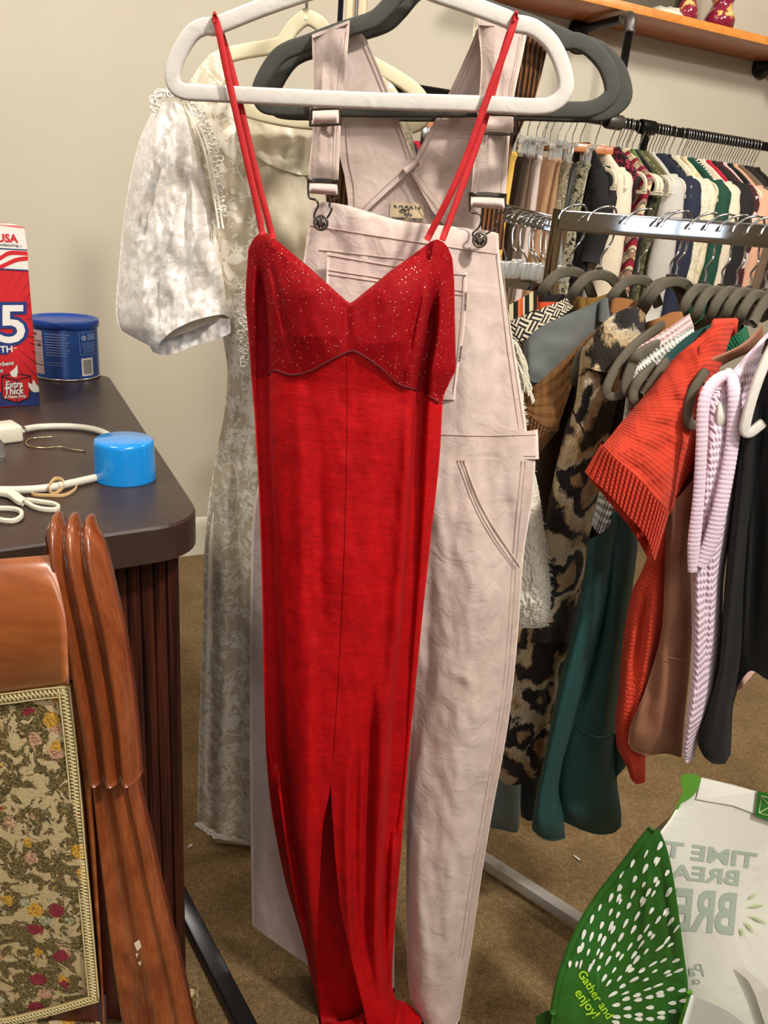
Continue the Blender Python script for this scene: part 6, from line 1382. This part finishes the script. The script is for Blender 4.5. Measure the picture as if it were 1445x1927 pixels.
plate('green_corner',[(1008,1912),(1040,1898),(1042,1990),(1012,1990)],lambda x,y:.80,.003,M_gb,bag)
# dashes radiating from the middle bottom
def inside(x,y,poly):
    c=False; n=len(poly); j=n-1
    for i in range(n):
        if (poly[i][1]>y)!=(poly[j][1]>y) and x<(poly[j][0]-poly[i][0])*(y-poly[i][1])/(poly[j][1]-poly[i][1])+poly[i][0]: c=not c
        j=i
    return c
C0=(1088,1905); V=[];Fc=[]; rd=random.Random(11)
def relief_at(x,y):
    rel=.002+.003*noise.noise(Vector((x*.02,y*.02*.35,3.1)))+.0012*noise.noise(Vector((x*.06,y*.028,9.1)))
    for a,w,l in [(.004,8,[(1600,1225),(1900,1200)]),(-.004,6,[(1590,1236),(1750,1258),(1860,1272)]),(.004,12,[(1800,1130),(2000,1120)])]:
        d=(x-herm(l)(y))/w
        if abs(d)<3.5: rel+=a*max(0,min(1,(y-l[0][0])/max(30,min(160,.35*(l[-1][0]-l[0][0])))))*max(0,min(1,(l[-1][0]-y)/max(30,min(160,.35*(l[-1][0]-l[0][0])))))*math.exp(-d*d)
    return rel
for ringi in range(12):
    r_=92+ringi*27; cnt=int(9+r_*.105)
    for k in range(cnt):
        a=R(-112+ (k+(ringi%2)*.5)*168/cnt)+rd.uniform(-.05,.05); 
        x=C0[0]+math.cos(a)*r_*.78; y=C0[1]+math.sin(a)*r_*1.02+rd.uniform(-6,6)
        ln=rd.uniform(6,11); wd=rd.uniform(2.0,3.6); 
        if a>R(-15): wd=3.8; ln=8
        da=math.atan2(math.sin(a)*1.02,math.cos(a)*.78)
        if math.degrees(a)<-30: da=da*.5+R(-62)*.5
        if not inside(x,y,gpoly) or not inside(x+6,y-9,gpoly) or not inside(x-9,y+2,gpoly): continue
        if 1040<x<1150 and y>1818 and (x-1088)<(y-1800)*.9: continue
        b=len(V)
        for i in range(12):
            th=2*math.pi*i/12; uu=math.cos(th)*ln; ww=math.sin(th)*wd*(1+.35*math.cos(th))
            px=x+math.cos(da)*uu-math.sin(da)*ww; py=y+math.sin(da)*uu+math.cos(da)*ww
            V.append(P(px,py,GV(px,py)-relief_at(px,py)-.0012))
        Fc.append(tuple(range(b,b+12)))
obj('dash_print',V,Fc,M_dash,bag,False)
def bagtext(s,x,y,ang,h,mat,mirror=False,Yf=GV,off=.0045,bold=.02,shear=0,sx=1,align='LEFT',stretch=1):
    p=P(x,y,Yf(x,y)-off); k=mpp(p)
    def fn(a,b):
        a=a/k; b=b/k*stretch; px=x+a*math.cos(ang)+b*math.sin(ang); py=y+a*math.sin(ang)-b*math.cos(ang)
        r2=relief_at(px,py)+.0014 if Yf is GV else off
        return P(px,py,Yf(px,py)-r2)
    return text('lettering',s,p,(1,0,0),(0,0,1),h*k*1.42,mat,bag,mirror=mirror,bold=bold,shear=shear,fn=fn,sx=sx,align=align)
bagtext('Gather and',1086,1832,R(57),16,M_lime,bold=.015); bagtext('enjoy!',1080,1868,R(54),18,M_lime,bold=.015)
# white panel, further back and open
WV=lambda x,y: .90-.00022*(y-1460)+.006*math.sin(x/70)*math.sin(y/80)
wL=[(1462,1322),(1500,1285),(1540,1262),(1575,1240),(1600,1250),(1680,1270),(1800,1286),(1868,1294),(2000,1300)]
cloth('white_panel',[wL,[(1462,1560),(2000,1560)]],[(0,1463),(.3,1482),(.6,1505),(1,1540)],2000,lambda u,v,x,y:WV(x,y),M_bw,bag,nseg=[60],nv=70,front=.0015,back=.003,ep=20)
plate('folded_hem',[(1320,1463),(1380,1476),(1426,1490),(1422,1532),(1380,1516),(1310,1504)],lambda x,y:WV(x,y)-.004,.002,plain('bag_hem_white',(226,224,214),.5),bag)
plate('green_tab',[(1288,1456),(1318,1462),(1310,1490),(1295,1505),(1282,1512),(1270,1535),(1264,1534),(1278,1505),(1284,1485),(1280,1470)],lambda x,y:.885,.003,M_gl,bag,3)
plate('translucent_fold',[(1262,1535),(1278,1505),(1250,1555),(1238,1570),(1230,1562)],lambda x,y:.90,.002,plain('bag_fold_grey',(176,170,156),.5),bag)
hd=plate('handle_anchor',[(1426,1488),(1500,1506),(1500,1560),(1420,1536)],lambda x,y:WV(x,y)-.008,.003,M_gb,bag)
for pts in ([(1432,1498),(1445,1501),(1490,1512)],[(1428,1530),(1445,1535),(1490,1548)],[(1432,1498),(1428,1530)],[(1432,1500),(1470,1540)],[(1428,1530),(1470,1506)]):
    pxtube('stitching',pts,lambda x,y:WV(x,y)-.0088,.0006,M_ghl,hd,5,2)
dk=lambda s,x,y,h,ang,b=.045,m=M_ght,sh=0,sx=1,st=1: bagtext(s,x,y,ang,h,m,True,WV,.0024,b,sh,sx,'LEFT',st)
dk('TIME T',1421,1634,28,R(8),.03,sx=1.45)
dk('BREA',1392,1666,27,R(6),.03,sx=1.45)
dk('BRE',1384,1757,76,R(5),.03,sx=.66,st=1)
dk('Pa',1328,1838,24,R(3),0,sh=.3); dk('ca',1318,1852,13,R(2),.01)
for a,b in (((1408,1692),(1424,1682)),((1405,1707),(1440,1703)),((1408,1722),(1445,1738)),((1400,1733),(1420,1755)),((1394,1745),(1398,1763))):
    m_=((a[0]+b[0])/2,(a[1]+b[1])/2); dx,dy=(b[0]-a[0])/2,(b[1]-a[1])/2; l_=math.hypot(dx,dy); nx,ny=-dy/l_*3,dx/l_*3
    V=[P(x,y,WV(x,y)-.0045) for x,y in (a,(m_[0]+nx,m_[1]+ny),b,(m_[0]-nx,m_[1]-ny))]; obj('leaf_print',V,[(0,1,2,3)],M_ghl,bag,False)
# inner clear liner corner, bag bottom
plate('inner_fold',[(1394,1816),(1445,1860),(1470,1900),(1470,1990),(1440,1930),(1420,1870)],lambda x,y:WV(x,y)-.012,.002,plain('bag_fold_white',(200,198,186),.45),bag)
cloth('front_white_side',[[(1880,1298),(2000,1262)],[(1880,1470),(2000,1480)]],[(0,1872),(.4,1900),(1,1990)],2000,lambda u,v,x,y:.775,plain('bag_sheer',(206,208,204),.35),bag,nseg=[16],nv=12,front=.001,back=.002)
# small paper scraps on the carpet
q=PZ(1085,1614,.004); o=obj('paper_scrap',*boxm(q,Vector((.006,-.006,0)),Vector((.0012,.0012,0)),(0,0,.0012)),M_white); prp(o,'tiny white paper scrap on the carpet under the teal dress','scrap')
q=PZ(357,1592,.004); o=obj('paper_scrap',*boxm(q,Vector((.004,.005,0)),Vector((.0012,-.001,0)),(0,0,.0012)),M_white); prp(o,'tiny white scrap on the carpet beside the lace hem','scrap')
